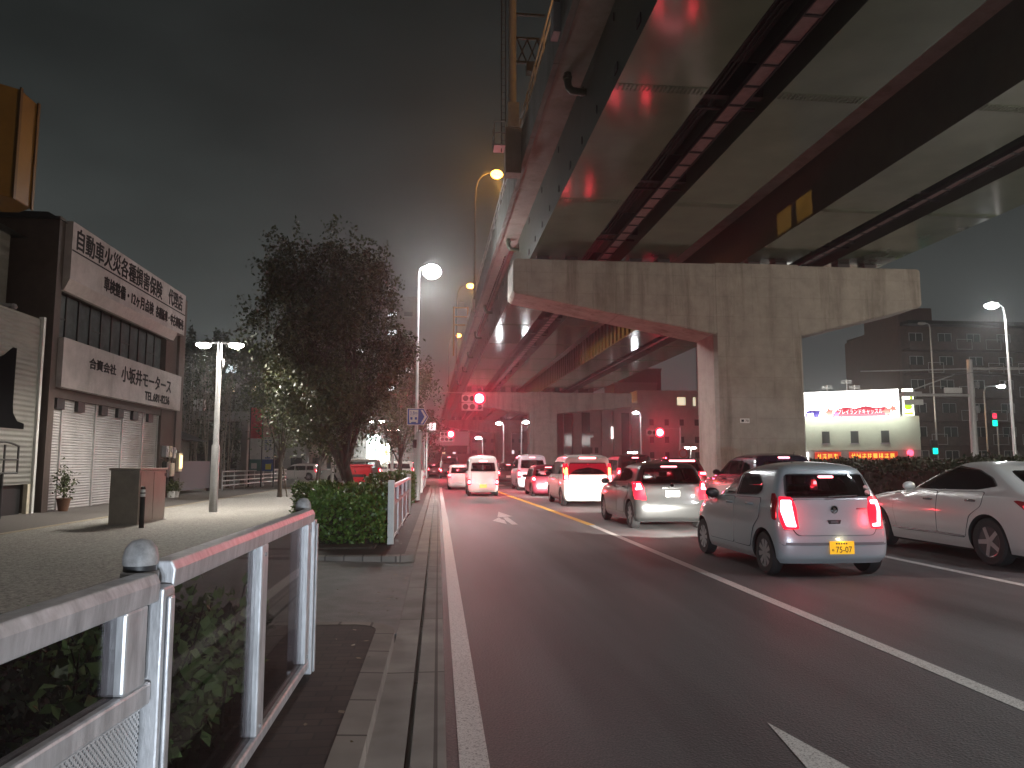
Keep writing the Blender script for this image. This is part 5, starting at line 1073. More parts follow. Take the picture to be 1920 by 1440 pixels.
def patch(fn, poly, off, name, m, parent, step=.10, rim=.012, smooth=50):
    """polygon in 2-D cut to a grid, laid on the shell by fn(u, v, off), with a turned-in edge"""
    bm = bmesh.new(); f = bm.faces.new([bm.verts.new((p[0], p[1], 0)) for p in poly]); bmesh.ops.triangulate(bm, faces=bm.faces[:])
    lo = [min(p[i] for p in poly) for i in (0, 1)]; hi = [max(p[i] for p in poly) for i in (0, 1)]
    for ax in (0, 1):
        n = int((hi[ax] - lo[ax]) / step)
        for i in range(1, n + 1):
            co = [0, 0, 0]; no = [0, 0, 0]; co[ax] = lo[ax] + (hi[ax] - lo[ax]) * i / (n + 1); no[ax] = 1
            bmesh.ops.bisect_plane(bm, geom=bm.verts[:] + bm.edges[:] + bm.faces[:], plane_co=co, plane_no=no)
    bmesh.ops.remove_doubles(bm, verts=bm.verts[:], dist=1e-4)
    uv = {}
    be = [e for e in bm.edges if len(e.link_faces) == 1]
    r = bmesh.ops.extrude_edge_only(bm, edges=be); inner = set(v for v in r['geom'] if isinstance(v, bmesh.types.BMVert))
    for v in bm.verts: v.co = fn(v.co.x, v.co.y, off - rim if v in inner else off)
    bmesh.ops.recalc_face_normals(bm, faces=bm.faces[:])
    me = bpy.data.meshes.new(name); bm.to_mesh(me); bm.free(); me.materials.append(m)
    me.polygons.foreach_set('use_smooth', [True] * len(me.polygons)); me.set_sharp_from_angle(angle=R(smooth))
    o = bpy.data.objects.new(name, me); COL.objects.link(o); o.parent = parent
    return o
def paint(name, col, metal=.35, rough=.34): return mat(name, col, rough, metal, coat=.8)
BRK = emit('brake_lens', (1, .012, .05), 1.0, (.4, .01, .02)); BRKC = emit('brake_core', (1, .22, .26), 11, (.8, .1, .1)); AMB = emit('indicator', (1, .42, .12), 5)
LENSR = mat('lamp_red', (.25, .006, .012), .15, coat=.6); PLW = mat('plate_white', (.62, .63, .6), .5); PLY = emit('plate_yellow', (1, .52, .03), .55, (.75, .42, .02)); HEADL = emit('headlamp', (1, .97, .92), 40); RIMM = mat('alloy_rim', (.42, .42, .43), .3, .8); RIMD = mat('dark_rim', (.07, .07, .075), .35, .6); TYRE = mat('tyre', (.014, .014, .015), .8); TRIM = mat('black_trim', (.018, .018, .02), .45); SEAM = mat('seam', (.008, .008, .009), .8)
WHEELS = {}
def wheel_set(r, wd, style):
    k = (r, wd, style)
    if k in WHEELS: return WHEELS[k]
    g = MB(); g.lathe([(r * .66, -wd / 2), (r * .93, -wd / 2), (r, -wd / 2 + .03), (r, wd / 2 - .03), (r * .93, wd / 2), (r * .66, wd / 2), (r * .64, wd / 2 - .04), (r * .64, -wd / 2 + .02)], (0, 0, 0), 28, 'x')
    ty = g.build('wheel', TYRE, None, smooth=40)
    g = MB(); x = wd / 2; n = {'cap': 9, 'five': 5, 'multi': 8}[style]
    g.lathe([(r * .66, x - .015), (r * .655, x - .004), (r * .60, x - .012), (r * .585, x - .05), (r * .1, x - .055), (.01, x - .055)], (0, 0, 0), 28, 'x')
    g.mi = 1; g.lathe([(r * .14, x - .05), (r * .13, x - .008), (.01, x - .004)], (0, 0, 0), 12, 'x')
    for i in range(n):
        a = 2 * math.pi * i / n + .3; ca, sa = math.cos(a), math.sin(a); w0, w1 = (.030, .026) if style == 'five' else (.018, .034) if style == 'cap' else (.026, .020); w0 *= r / .3; w1 *= r / .3
        q = lambda rr, t, xx: (xx, rr * ca - t * sa, rr * sa + t * ca)
        A = [q(r * .1, -w0, x - .012), q(r * .1, w0, x - .012), q(r * .62, w1, x - .008), q(r * .62, -w1, x - .008)]; Bk = [(p[0] - .035, p[1], p[2]) for p in A]
        g.add(A + Bk, [[0, 1, 2, 3], [0, 4, 5, 1], [1, 5, 6, 2], [2, 6, 7, 3], [3, 7, 4, 0]])
    rim = g.build('rim', [RIMD, RIMM], ty, smooth=35, world=False)
    WHEELS[k] = (ty, rim); ty['proto'] = 1
    return WHEELS[k]
def put_wheel(root, k, loc, flip, used):
    ty, rim = wheel_set(*k); first = ty.parent is None
    if first: a = ty
    else: a = ty.copy(); COL.objects.link(a); b = rim.copy(); COL.objects.link(b); b.parent = a
    a.parent = root; a.location = loc; a.rotation_euler = (0.35 * loc[1], 0, math.pi if flip else 0)
    return a
def car(label, loc, prof, pm, sides, rearwin, lamps, W2, wheels=(.55, 3.1, .31, .17, 'cap'), doors=(), hatch=None, hbl=None, plate=(0, .42, PLW), handles=(), mirror=(2.45, 1.1), cat='car', name='car', rz=0, group='cars waiting in the queue', shell={}, bumper=None, lights_on=True, head=0, brake=40, beam=-.115, hcol=(1, .95, .86), cabin=True, gl=None, seats=True, extra=None, chrome=False, glow=None):
    S = Shell(prof, **shell); t = thing(name, label, cat, loc, rz, group)
    fs = lambda sg: (lambda y, z, o: Vector((sg * (S.side(y, z) + o), y, z)))
    fr = lambda x, z, o: Vector((x, S.rear(x, z) - o, z)); ff = lambda x, z, o: Vector((x, S.front(x, z) + o, z))
    gl = gl or (GLASST, GLASST)
    b = S.mesh().build('body', [pm, BLACK], t, smooth=38, world=False)
    ya, yb, r, wd, st = wheels
    g = MB(); g.mi = 1
    for y in (ya, yb):
        for sg in (-1, 1): g.cyl((sg * (W2 - wd - .14), y, r), (sg * (W2 + .3), y, r), r + .055, n=36)
    zz = [z for x, z in rearwin]; za, zb_ = min(zz) + .02, max(zz) - .02; xs = max(abs(x) for x, z in rearwin if z < (za + zb_) / 2) - .03; xt = max(abs(x) for x, z in rearwin if z > (za + zb_) / 2) - .03
    cuts = [g]
    if cabin:
        g = MB(); g.mi = 1; g.prism([(-xs, za), (xs, za), (xt, zb_), (-xt, zb_)], 'y', -1, S.L + .5); cuts.append(g)
        for p in sides: g = MB(); g.mi = 1; g.prism(rnd(grow(p, -.03), .04), 'x', -W2 - .2, W2 + .2); cuts.append(g)
    co = [q.build('cutter', [pm, BLACK], t, world=False) for q in cuts]
    for q in co: m = b.modifiers.new('cut', 'BOOLEAN'); m.object = q; m.operation = 'DIFFERENCE'; m.solver = 'EXACT'
    bpy.context.view_layer.update(); dg = bpy.context.evaluated_depsgraph_get(); me = bpy.data.meshes.new_from_object(b.evaluated_get(dg), preserve_all_data_layers=True, depsgraph=dg); b.modifiers.clear(); b.data = me
    for q in co: bpy.data.objects.remove(q)
    me.polygons.foreach_set('use_smooth', [True] * len(me.polygons)); me.set_sharp_from_angle(angle=R(32))
    g = MB(); g.box(-W2 * .8, .35, .17, W2 * .8, S.L - .5, .33); g.build('underbody', BLACK, t, world=False)
    for y in (ya, yb):
        for sg in (-1, 1): put_wheel(t, (r, wd, st), (sg * (W2 - wd / 2 - .03), y, r), sg < 0, None)
    for sg in (-1, 1):
        for p in doors:
            p = rnd(p, .06); patch(fs(sg), grow(p, .011), .004, 'door_seam', SEAM, t, .09, .006); patch(fs(sg), p, .008, 'door', pm, t, .09, .009)
        for p in sides:
            if chrome: patch(fs(sg), rnd(grow(p, .035), .05), .011, 'window_trim', CHROME, t, .08, .014)
            patch(fs(sg), rnd(p, .05), .017, 'window', gl[0] if p is sides[0] else gl[1], t, .065, .02)
        for (y, z) in handles:
            g = MB(); x = S.side(y, z); g.tube([(sg * (x + .003), y - .10, z), (sg * (x + .045), y - .07, z + .005), (sg * (x + .045), y + .07, z + .005), (sg * (x + .003), y + .10, z)], [.016, .02, .02, .016], 8); g.build('door_handle', CHROME if chrome else pm, t, smooth=60, world=False)
        y, z = mirror; x = S.side(y, z); g = MB(); g.ball((sg * (x + .17), y + .03, z + .03), (.125, .07, .085), 14); g.tube([(sg * (x - .02), y + .05, z - .06), (sg * (x + .1), y + .04, z - .02)], .03, 8); g.build('mirror', TRIM if not chrome else pm, t, smooth=60, world=False)
    patch(fr, rnd(rearwin, .08), .012, 'rear_window', gl[1], t, .08, .016)
    if hatch: p = rnd(hatch, .07); patch(fr, grow(p, .012), .004, 'hatch_seam', SEAM, t, .09, .006); patch(fr, p, .009, 'tailgate', pm, t, .12, .01)
    if cabin and seats:
        y1 = .5 * S.L; zt = za
        for sg in (-1, 1):
            g = MB(); g.prism([(y1 - .05, zt - .04), (y1 + .12, zt - .04), (y1 + .02, zt + .12), (y1 - .09, zt + .12)], 'x', sg * W2 * .43 - .2, sg * W2 * .43 + .2); g.build('seat', BLACK, t, world=False, bevel=.03)
            g = MB(); g.prism([(y1 - .08, zt + .13), (y1 + .01, zt + .13), (y1 - .02, zt + .27), (y1 - .09, zt + .27)], 'x', sg * W2 * .43 - .11, sg * W2 * .43 + .11); g.build('headrest', BLACK, t, world=False, bevel=.03)
        g = MB(); g.box(-W2 * .62, .24 * S.L, zt - .04, W2 * .62, .24 * S.L + .14, zt + .06); g.build('rear_seat', BLACK, t, world=False, bevel=.03)
        g = MB(); g.box(-.1, S.front(0, zb_ - .06) - .22, zb_ - .09, .1, S.front(0, zb_ - .06) - .2, zb_ - .03); g.build('inner_mirror', BLACK, t, world=False)
    # windscreen
    zs = [z for z in S.z]; zt = max(z for (_, z) in rearwin) - .03; zb = S.at(0)[0]; zc = [z for z, yf in zip(S.z, S.yf) if yf < S.L * .74 and z < zt]; zw = (min(zc) + .03) if zc else zt - .3; wt, wb = S.at(zt)[2] * .86, S.at(zw)[2] * .9
    patch(ff, rnd([(-wb, zw), (wb, zw), (wt, zt), (-wt, zt)], .06), .012, 'windscreen', GLASSC, t, .08, .016)
    for sg in (-1, 1):
        for (kind, poly, m, off) in lamps:
            p = [(sg * u, v) for u, v in poly] if kind == 'rear' else poly
            patch(fr if kind == 'rear' else fs(sg), rnd(p, .02, 2), off, {BRKC: 'brake_light', BRK: 'tail_light', AMB: 'indicator'}.get(m, 'lamp_cover'), m, t, .05, .02)
        hp = [(sg * W2 * .52, .66), (sg * W2 * .86, .68), (sg * W2 * .88, .84), (sg * W2 * .55, .80)]; patch(ff, rnd(hp, .04), .012, 'headlight', HEADL if head else CHROME, t, .06, .02)
    if hbl: x0, x1, z0, z1 = hbl; patch(fr, rnd([(x0, z0), (x1, z0), (x1, z1), (x0, z1)], .02), .022, 'brake_light', BRKC, t, .1, .03)
    px, pz, pmt = plate; y = S.rear(px, pz) - .03
    g = MB(); g.box(px - .18, y, pz - .09, px + .18, y + .012, pz + .09); pl = g.build('number_plate', pmt, t, bevel=.004, world=False)
    if bumper: patch(fr, rnd(bumper, .05), .007, 'bumper_insert', TRIM, t, .12, .01)
    if head:
        for sg in (-1, 1):
            o = light('SPOT', (0, 0, 0), head, hcol, .06, t, aim=(0, 1, beam), cone=24, blend=.2, name='headlamp_beam'); o.location = (sg * W2 * .68, S.L + .06, .72); o.scale = (2.4, 1, 1)
    if brake:
        for sg in (-1, 1):
            zc = np.mean([v for k, p, m, f in lamps if m is BRKC for u, v in p]); xc = np.mean([u for k, p, m, f in lamps if m is BRKC and k == 'rear' for u, v in p])
            o = light('POINT', (0, 0, 0), brake * .32, (1, .03, .05), .06, t, name='brake_glow'); o.location = (sg * xc, S.rear(xc, zc) - .30, zc)
    return t, S, pl
def sc(prof, L, W2, H):
    p = np.array(prof, float); return [(z * H / p[-1, 0], a * L / p[:, 2].max(), b * L / p[:, 2].max(), w * W2 / p[:, 3].max()) for z, a, b, w in p]
HATCH = [(.20, .10, 3.60, .80), (.30, .02, 3.70, .845), (.50, .0, 3.74, .86), (.66, .02, 3.72, .86), (.82, .07, 3.62, .853), (.95, .09, 3.42, .842), (1.02, .10, 3.0, .825), (1.07, .11, 2.74, .81), (1.12, .13, 2.62, .79), (1.46, .27, 2.02, .655), (1.53, .31, 1.82, .60), (1.585, .42, 1.55, .48), (1.62, .68, 1.3, .3), (1.64, .95, 1.08, .06)]
VAN = [(.20, .10, 4.6, .86), (.32, .02, 4.78, .93), (.55, .0, 4.85, .96), (.85, .03, 4.80, .96), (1.02, .06, 4.62, .955), (1.12, .08, 4.1, .945), (1.2, .10, 3.85, .93), (1.75, .20, 3.0, .845), (1.85, .24, 2.8, .80), (1.92, .36, 2.5, .66), (1.96, .6, 2.2, .42), (1.98, 1.1, 1.9, .08)]
SEDAN = [(.22, .12, 5.0, .92), (.35, .03, 5.15, .97), (.55, 0, 5.2, 1.0), (.75, .02, 5.15, 1.0), (.90, .06, 5.0, .985), (1.01, .12, 4.6, .965), (1.08, .17, 4.1, .95), (1.12, .26, 3.75, .925), (1.16, .46, 3.55, .90), (1.20, .56, 3.46, .88), (1.5, 1.12, 2.78, .73), (1.58, 1.34, 2.5, .65), (1.63, 1.6, 2.35, .46), (1.65, 1.85, 2.2, .08)]
SUV = [(.28, .12, 4.5, .88), (.42, .03, 4.66, .95), (.65, .0, 4.72, .98), (.92, .03, 4.66, .98), (1.08, .07, 4.4, .97), (1.18, .10, 3.7, .955), (1.25, .13, 3.42, .935), (1.65, .42, 2.75, .79), (1.74, .5, 2.5, .72), (1.81, .72, 2.2, .55), (1.84, 1.0, 2.0, .34), (1.855, 1.4, 1.7, .06)]
# --- the pale blue-grey small hatchback
KP = paint('paint_blue_grey', (.38, .425, .455), .25, .3)
wins = [[(1.62, 1.12), (2.52, 1.10), (2.42, 1.18), (2.12, 1.40), (1.95, 1.46), (1.62, 1.47)], [(.80, 1.14), (1.56, 1.12), (1.56, 1.47), (.98, 1.45), (.78, 1.33), (.70, 1.22)]]
drs = [[(1.60, .36), (2.62, .36), (2.70, .60), (2.68, 1.06), (1.60, 1.085)], [(.98, .36), (1.585, .36), (1.585, 1.085), (.66, 1.10), (.66, .82), (.86, .66)]]
K = 'rear'
lmp = [(K, [(.53, .69), (.74, .68), (.775, .86), (.73, 1.14), (.575, 1.13), (.53, .97)], BRK, .012), (K, [(.59, 1.09), (.725, 1.09), (.75, .95), (.70, .72), (.565, .715), (.565, .755), (.655, .765), (.69, .94), (.68, 1.03), (.59, 1.03)], BRKC, .022),
       ('side', [(.17, .80), (.24, .82), (.37, 1.18), (.30, 1.18), (.20, 1.08)], LENSR, .012)]
t, S, pl = car('pale blue-grey small hatchback with hooked tail lights and a yellow number plate', (5.60, 10.2, 0), HATCH, KP, wins, [(-.66, 1.115), (.66, 1.115), (.60, 1.46), (-.60, 1.46)], lmp, .86, doors=drs,
    hatch=[(-.56, .60), (.56, .60), (.62, .70), (.585, .73), (.55, .98), (.57, 1.09), (-.57, 1.09), (-.55, .98), (-.585, .73), (-.62, .70)], hbl=(-.11, .11, 1.40, 1.43), plate=(.06, .43, PLY), handles=((1.75, .99), (.98, 1.0)), mirror=(2.50, 1.08), head=3200, brake=22, gl=(GLASSC, GLASST), group=None)
PK = mat('plate_ink', (.03, .035, .03), .5)
y0 = S.rear(.06, .43) - .032
o = text('75-07', .235, .085, frame((.085, y0, .405), (1, 0, 0), (0, 0, 1)), PK, 'lettering', None, ext=.003); o.parent = pl
o = text('ぬ', .036, .036, frame((-.075, y0, .40), (1, 0, 0), (0, 0, 1)), PK, 'lettering', None, ext=.003); o.parent = pl
g = MB()
for i in range(5): g.box(-.03 + i * .036, y0 - .001, .476, -.008 + i * .036, y0 + .002, .500)
g.build('lettering', PK, pl, world=False)
g = MB(); y = S.rear(0, .94) - .008; g.lathe([(.058, 0), (.056, -.012), (.044, -.012), (.044, 0)], (0.02, y, .955), 20, 'y'); g.prism([(-.01, .925), (.03, .925), (.05, .955), (.03, .985), (-.01, .985), (.012, .955)], 'y', y - .012, y - .002); g.build('emblem', CHROME, t, world=False, smooth=40)
g = MB(); y = S.rear(0, .78) - .008; g.prism([(-.10, .81), (.10, .81), (.08, .745), (-.08, .745)], 'y', y - .01, y); g.build('hatch_handle', TRIM, t, world=False); g = MB(); g.box(-.055, y - .016, .77, .055, y - .011, .795); g.build('grip', mat('grip_dark', (.10, .11, .12), .4), t, world=False)
g = MB(); y = S.rear(.4, .955) - .01; g.box(.36, y - .004, .955, .50, y, .972); g.build('model_badge', mat('badge_dark', (.1, .1, .11), .3, .6), t, world=False)
for (x, z, r) in ((.58, 1.26, .035), (.585, 1.19, .04)): g = MB(); g.lathe([(r, 0), (r, -.003), (.004, -.003)], (x, S.rear(x, z) - .014, z), 14, 'y'); g.build('sticker', mat('sticker', (.45, .45, .42), .5), t, world=False)
fr = lambda x, z, o: Vector((x, S.rear(x, z) - o, z))
patch(fr, [(-.80, .50), (.80, .50), (.76, .46), (-.76, .46)], .004, 'bumper_crease', mat('crease_shadow_line', (.12, .14, .155), .5), t, .1, .004)
g = MB(); g.tube([(-.3, .66, 1.605), (-.32, .52, 1.78)], [.006, .003], 5); g.build('aerial', DARK, t, world=False)
g = MB(); g.tube([(-.05, S.rear(0, 1.13) - .03, 1.13), (.40, S.rear(.4, 1.16) - .03, 1.15)], [.012, .008], 6); g.build('wiper', TRIM, t, world=False)
light('POINT', (0, 0, 0), .5, (1, .85, .5), .02, t, name='plate_light').location = (.06, S.rear(0, .5) - .07, .55)
# --- white saloon at the right edge
WP = paint('paint_pearl_white', (.60, .60, .58), .15, .3)
wins = [[(1.10, 1.25), (1.26, 1.38), (1.62, 1.50), (2.2, 1.545), (2.72, 1.50), (3.15, 1.36), (3.56, 1.19), (2.5, 1.17), (1.5, 1.19)]]
drs = [[(2.42, .40), (3.55, .40), (3.66, .75), (3.62, 1.14), (2.42, 1.13)], [(1.72, .40), (2.40, .40), (2.40, 1.13), (1.30, 1.15), (1.34, .92), (1.6, .76)]]
lmp = [('rear', [(.60, .80), (.97, .80), (.99, .98), (.62, .97)], BRK, .012), ('rear', [(.66, .84), (.93, .84), (.94, .93), (.68, .93)], BRKC, .02), ('side', [(.14, .82), (.30, .84), (.66, 1.04), (.58, 1.05), (.30, 1.02), (.14, .99)], LENSR, .012)]
t, S, pl = car('white pearl saloon in the third lane, cut off by the right edge', (9.68, 10.05, 0), SEDAN, WP, wins, [(-.66, 1.20), (.66, 1.20), (.58, 1.50), (-.58, 1.50)], lmp, 1.0, wheels=(1.22, 4.2, .375, .24, 'five'), doors=drs, handles=((2.62, .98), (1.56, 1.0)), mirror=(3.42, 1.16), gl=(GLASSP, GLASSP), chrome=True, shell=dict(ar=.34, af=.8), plate=(0, .72, PLW), hbl=None, brake=14, group=None)
for sg in (-1, 1): patch((lambda sg: (lambda y, z, o: Vector((sg * (S.side(y, z) + o), y, z))))(sg), [(1.72, .405), (3.7, .405), (3.7, .435), (1.72, .435)], .02, 'chrome_strip', CHROME, t, .3, .02)
g = MB(); g.prism([(1.25, 1.57), (1.52, 1.63), (1.46, 1.72), (1.30, 1.71)], 'x', -.03, .03); g.build('fin_aerial', WP, t, world=False, bevel=.01)
# --- silver-grey compact hatch ahead
GP = paint('paint_silver_grey', (.075, .078, .078), .6, .28)
HB = sc(HATCH, 4.5, .97, 1.68)
def hx(y): return y * 4.5 / 3.74
def hz(z): return z * 1.68 / 1.64
def hsc(P): return [(hx(a), hz(b)) for a, b in P]
hw = [hsc([(1.62, 1.12), (2.52, 1.10), (2.42, 1.18), (2.12, 1.40), (1.95, 1.46), (1.62, 1.47)]), hsc([(.95, 1.14), (1.56, 1.12), (1.56, 1.47), (1.0, 1.45)]), hsc([(.62, 1.22), (.90, 1.15), (.94, 1.43), (.72, 1.36)])]
hd = [hsc([(1.60, .36), (2.62, .36), (2.70, .60), (2.68, 1.06), (1.60, 1.085)]), hsc([(.98, .36), (1.585, .36), (1.585, 1.085), (.70, 1.10), (.66, .82), (.86, .66)])]
nlamp = [('rear', [(.66, .72), (.93, .74), (.93, 1.16), (.76, 1.17), (.70, 1.02)], BRK, .012), ('rear', [(.74, .98), (.90, .96), (.90, 1.12), (.78, 1.13)], BRKC, .022), ('side', [(.13, .8), (.26, .82), (.34, 1.16), (.22, 1.18)], BRK, .012)]
t, S, pl = car('silver-grey compact hatchback, bumper glaring white in headlights, second in the queue', (5.74, 18.0, 0), HB, GP, hw, [(-.74, 1.12), (.74, 1.12), (.64, 1.50), (-.64, 1.50)], nlamp, .97, wheels=(.66, 3.65, .34, .2, 'multi'), doors=hd, hatch=[(-.62, .62), (.62, .62), (.67, .74), (.64, 1.09), (-.64, 1.09), (-.67, .74)], hbl=(-.2, .2, 1.525, 1.55), plate=(0, .86, PLW), handles=((2.1, 1.01), (1.2, 1.02)), mirror=(2.95, 1.1), head=3200, brake=60, group=None)
g = MB(); y = S.rear(0, 1.02); g.box(-.28, y - .03, .99, .28, y - .004, 1.03); g.build('plate_garnish', GP, t, world=False, bevel=.01); g = MB(); g.lathe([(.06, 0), (.06, -.012), (.045, -.012), (.045, 0)], (0, y - .004, 1.075), 16, 'y'); g.build('emblem', CHROME, t, world=False)
# --- the rest of the queue
def sides_van(L, H, W): k = L / 4.85; z = H / 1.98; return [[(y * k, q * z) for y, q in p] for p in ([(2.5, 1.2), (3.62, 1.2), (3.5, 1.3), (2.98, 1.66), (2.5, 1.7)], [(1.3, 1.2), (2.42, 1.2), (2.42, 1.7), (1.3, 1.7)], [(.42, 1.22), (1.22, 1.2), (1.22, 1.7), (.5, 1.68)])]
def doors_van(L, H, W): k = L / 4.85; z = H / 1.98; return [[(y * k, q * z) for y, q in p] for p in ([(2.5, .4), (3.4, .4), (3.55, .7), (3.62, 1.16), (2.5, 1.16)], [(1.3, .4), (2.48, .4), (2.48, 1.16), (1.16, 1.16), (1.2, .75)])]
def van(label, loc, L, W2, H, pm, lampz, group='cars waiting in the queue', wheels=None, plate=(0, .6, PLW), hb=True, bar=None, head=0, brake=60, rz=0, cat='van', name='van', core=None, beam=-.115, hcol=(1, .95, .86), rw=(1.2, 1.66)):
    k = H / 1.98; z0, z1 = lampz
    lm = [('rear', [(W2 * .76, z0), (W2 * .97, z0), (W2 * .955, z1), (W2 * .80, z1)], BRK, .012), ('rear', [(W2 * .79, z0 + (z1 - z0) * .3), (W2 * .95, z0 + (z1 - z0) * .3), (W2 * .94, z0 + (z1 - z0) * .75), (W2 * .81, z0 + (z1 - z0) * .75)], core or BRKC, .022), ('side', [(.10, z0), (.2, z0), (.26, z1), (.16, z1)], BRK, .012)]
    if core is not None: lm.append(('rear', [(W2 * .80, z0 + .03), (W2 * .93, z0 + .03), (W2 * .93, z0 + (z1 - z0) * .26), (W2 * .80, z0 + (z1 - z0) * .26)], BRKC, .022))
    h = bar or ((-.16, .16, 1.78 * k, 1.82 * k) if hb else None)
    return car(label, loc, sc(VAN, L, W2, H), pm, sides_van(L, H, W2), [(-W2 * .80, rw[0] * k), (W2 * .80, rw[0] * k), (W2 * .72, rw[1] * k), (-W2 * .72, rw[1] * k)], lm, W2, wheels=wheels or (.8, 3.75 * L / 4.85, .34, .2, 'multi'), doors=doors_van(L, H, W2), hatch=[(-W2 * .74, .55 * k), (W2 * .74, .55 * k), (W2 * .74, 1.14 * k), (-W2 * .74, 1.14 * k)], hbl=h, plate=plate, handles=((2.6 * L / 4.85, 1.08 * k), (1.45 * L / 4.85, 1.08 * k)), mirror=(3.55 * L / 4.85, 1.2 * k), head=head, brake=brake, group=group, rz=rz, cat=cat, name=name, beam=beam, hcol=hcol, shell=dict(ar=.2))
MW = paint('paint_white', (.66, .65, .63), .05, .35)
van('white minivan with high orange-edged lamps, its tail blown out white, third in the queue', (5.70, 28.2, 0), 4.9, .985, 1.98, MW, (1.0, 1.62), head=3200, brake=80, core=AMB, bar=(-.32, .32, 1.81, 1.86))
DR = paint('paint_dark_red', (.12, .012, .025), .3, .3)
van('small dark red car between the white minivan and the lilac wagon', (5.45, 36.9, 0), 4.0, .84, 1.58, DR, (.72, 1.0), wheels=(.65, 3.1, .31, .18, 'multi'), head=2200, brake=60, cat='car', name='car', rw=(1.25, 1.72))
LP = paint('paint_lilac_white', (.52, .46, .52), .1, .35)
van('lilac-white tall wagon with dark tailgate glass, farthest in the second lane', (5.72, 45.4, 0), 4.9, .94, 2.2, LP, (.75, 1.25), head=0, brake=90)
KV = paint('paint_van_white', (.62, .60, .58), .05, .4)
van('white box-shaped small van with a yellow plate, alone in the first lane', (2.24, 37.6, 0), 3.8, .80, 2.05, KV, (.55, .85), wheels=(.5, 2.95, .29, .17, 'cap'), plate=(0, .50, PLY), brake=110, rw=(1.18, 1.62), bar=(-.2, .2, 1.72, 1.78))
DB = paint('paint_dark_blue', (.018, .020, .045), .3, .25)
def suv(label, loc, L, W2, H, pm, bar, cat='car', group='cars waiting in the queue', brake=60, head=0, lampz=(1.0, 1.18)):
    k = L / 4.72; z = H / 1.855
    sw = [[(y * k, q * z) for y, q in p] for p in ([(2.25, 1.26), (3.25, 1.25), (3.1, 1.34), (2.66, 1.6), (2.25, 1.66)], [(1.3, 1.26), (2.18, 1.26), (2.18, 1.66), (1.3, 1.64)], [(.6, 1.3), (1.22, 1.27), (1.22, 1.62), (.84, 1.52)])]
    dr = [[(y * k, q * z) for y, q in p] for p in ([(2.22, .45), (3.2, .45), (3.4, .8), (3.4, 1.2), (2.22, 1.22)], [(1.35, .45), (2.2, .45), (2.2, 1.22), (1.0, 1.22), (1.1, .9)])]
    z0, z1 = lampz
    lm = [('rear', [(W2 * .55, z0), (W2 * .97, z0), (W2 * .95, z1), (W2 * .58, z1)], BRK, .012), ('rear', [(W2 * .62, z0 + .05), (W2 * .93, z0 + .05), (W2 * .92, z1 - .04), (W2 * .64, z1 - .04)], BRKC, .022), ('side', [(.14, z0), (.34, z0 + .03), (.36, z1), (.22, z1)], BRK, .012)]
    return car(label, loc, sc(SUV, L, W2, H), pm, sw, [(-W2 * .74, 1.27 * z), (W2 * .74, 1.27 * z), (W2 * .64, 1.62 * z), (-W2 * .64, 1.62 * z)], lm, W2, wheels=(.95, 3.75 * k, .38, .24, 'multi'), doors=dr, hbl=bar, handles=((2.4 * k, 1.12 * z), (1.5 * k, 1.12 * z)), mirror=(3.2 * k, 1.28 * z), plate=(0, .8, PLW), brake=brake, head=head, group=group, shell=dict(ar=.3), cat=cat)
suv('dark blue tall wagon half hidden behind the pale blue-grey hatchback', (9.58, 19.6, 0), 4.8, .98, 1.92, DB, (-.16, .16, 1.76, 1.80), head=900)
suv('dark car with a long red roof light bar, behind the silver-grey hatchback', (9.65, 28.6, 0), 4.6, .96, 1.86, paint('paint_maroon', (.06, .008, .015), .3, .3), (-.52, .52, 1.70, 1.76), head=900, lampz=(1.15, 1.32))
van('tall dark wagon behind the white minivan with a small bright roof light', (9.7, 36.2, 0), 4.8, .95, 2.1, paint('paint_near_black', (.02, .012, .016), .3, .3), (.9, 1.4), head=900, brake=70)
van('white car just ahead of the small van, half hidden on its left', (1.45, 47.5, 0), 4.1, .86, 1.6, MW, (.75, 1.05), brake=90, cat='car', name='car', wheels=(.65, 3.2, .31, .18, 'multi'), rw=(1.25, 1.72))
for i, (x, y, w, h, l, m) in enumerate(((1.2, 84, 1.05, 2.6, 'far red-lit truck at the head of the first lane', 'truck'), (5.6, 60, .9, 1.7, 'far dark car past the lilac wagon in the second lane', 'car'), (9.5, 50, .95, 1.9, 'far dark wagon deep in the third lane', 'car'), (3.4, 98, .9, 1.6, 'farthest pair of tail lights right of the truck', 'car'), (-.6, 104, .85, 1.6, 'farthest tail lights left of the truck', 'car'))):
    van(l, (x, y, 0), 4.6 if m == 'car' else 6, w, h, paint('paint_far_dark', (.05, .03, .035), .3, .3), (.7, 1.1), brake=70, group='far cars at the head of the queue', cat=m, name=m)
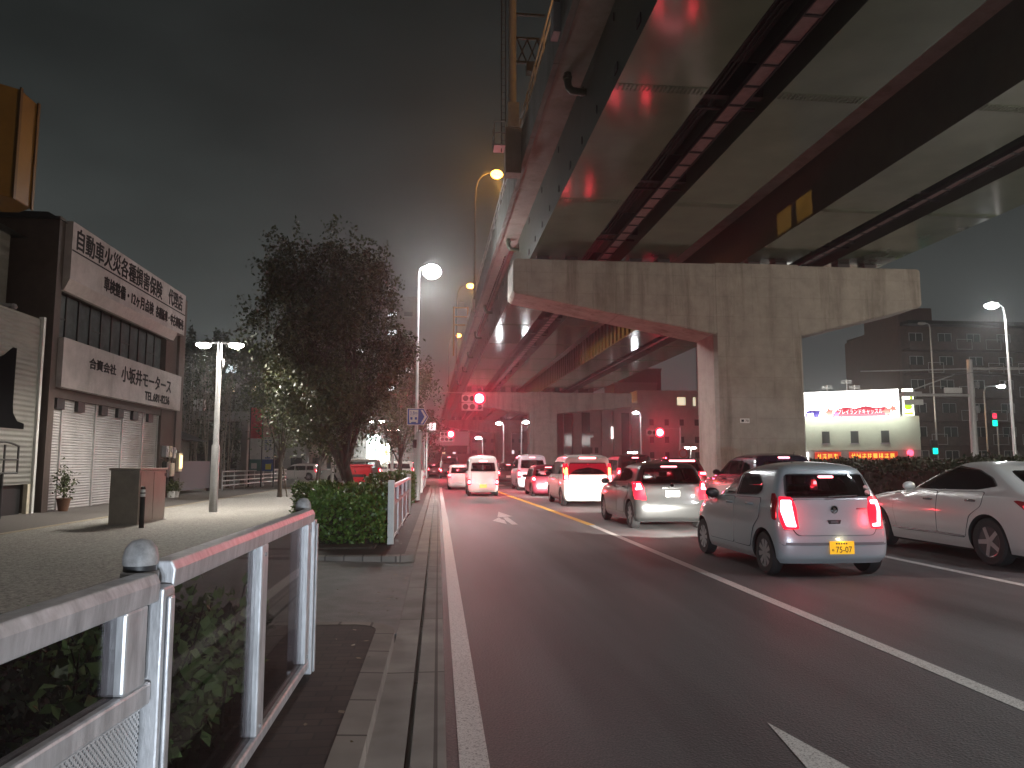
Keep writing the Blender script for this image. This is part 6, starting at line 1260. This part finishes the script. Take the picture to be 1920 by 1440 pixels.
# cars crossing on the side street, seen side-on
van('white hatchback on the side street, leftmost, in front of the grey shops', (-11.0, 71, .1), 4.0, .85, 1.55, MW, (.75, 1.05), brake=0, rz=R(90), cat='car', name='car', group='white cars on the side street', head=0)
van('white minivan on the side street behind the guide post, headlight glinting', (-4.4, 60, .1), 4.8, .94, 1.95, MW, (.8, 1.2), brake=0, rz=R(90), group='white cars on the side street')
van('white wagon on the side street with a red tail lamp, right of the red box', (-2.0, 66, .1), 4.6, .92, 1.8, MW, (.8, 1.2), brake=30, rz=R(90), cat='car', name='car', group='white cars on the side street')
# the car whose headlamps reach the fence, one place behind the viewer
BHD = van('white car behind the viewer with its headlamps on', (2.5, -14.2, 0), 4.1, .86, 1.6, MW, (.75, 1.05), brake=0, cat='car', name='car', wheels=(.65, 3.2, .31, .18, 'multi'), rw=(1.25, 1.72), head=3000, beam=-.07, hcol=(.80, .90, 1))
# ================================================================== haze volume added to stand in for lens glow around the lamps
def haze(d):
    m = bpy.data.materials.new('haze_air'); m.use_nodes = True; t = m.node_tree; t.nodes.clear()
    o = t.nodes.new('ShaderNodeOutputMaterial'); v = t.nodes.new('ShaderNodeVolumePrincipled'); v.inputs['Color'].default_value = (.9, .92, .92, 1); v.inputs['Density'].default_value = d; v.inputs['Anisotropy'].default_value = .84
    t.links.new(v.outputs[0], o.inputs['Volume'])
    g = MB(); g.box(-640, -340, -1.2, 640, 940, 36); h = g.build('haze', m); h['kind'] = 'stuff'; h.visible_shadow = True
haze(.0018)
# fallen leaves on the pavement edge and in the gutter
rg = np.random.default_rng(77); n = 260
P = np.stack([np.where(rg.random(n) < .5, rg.normal(-.62, .16, n), rg.uniform(-4.1, -.5, n)), rg.uniform(1.2, 24, n), np.full(n, .135)], 1)
P[:, 2] = np.where((P[:, 1] > 7.0) & (P[:, 1] < 12.9), np.interp(P[:, 0], [-4.2, -.375], [.126, .022]), .135); P = P[(P[:, 0] < -.40)]
o = leaf_mesh('fallen_leaves', P, .06, leaf_mat('dry_leaf', (.10, .07, .03), (.22, .15, .07)), None, 78, up=0)
a = np.empty(len(o.data.vertices) * 3); o.data.vertices.foreach_get('co', a); a = a.reshape(-1, 4, 3); a[:, :, 2] = P[:, None, 2] + (a[:, :, 2] - P[:, None, 2]) * .12 + .004; o.data.vertices.foreach_set('co', a.ravel()); o['kind'] = 'stuff'
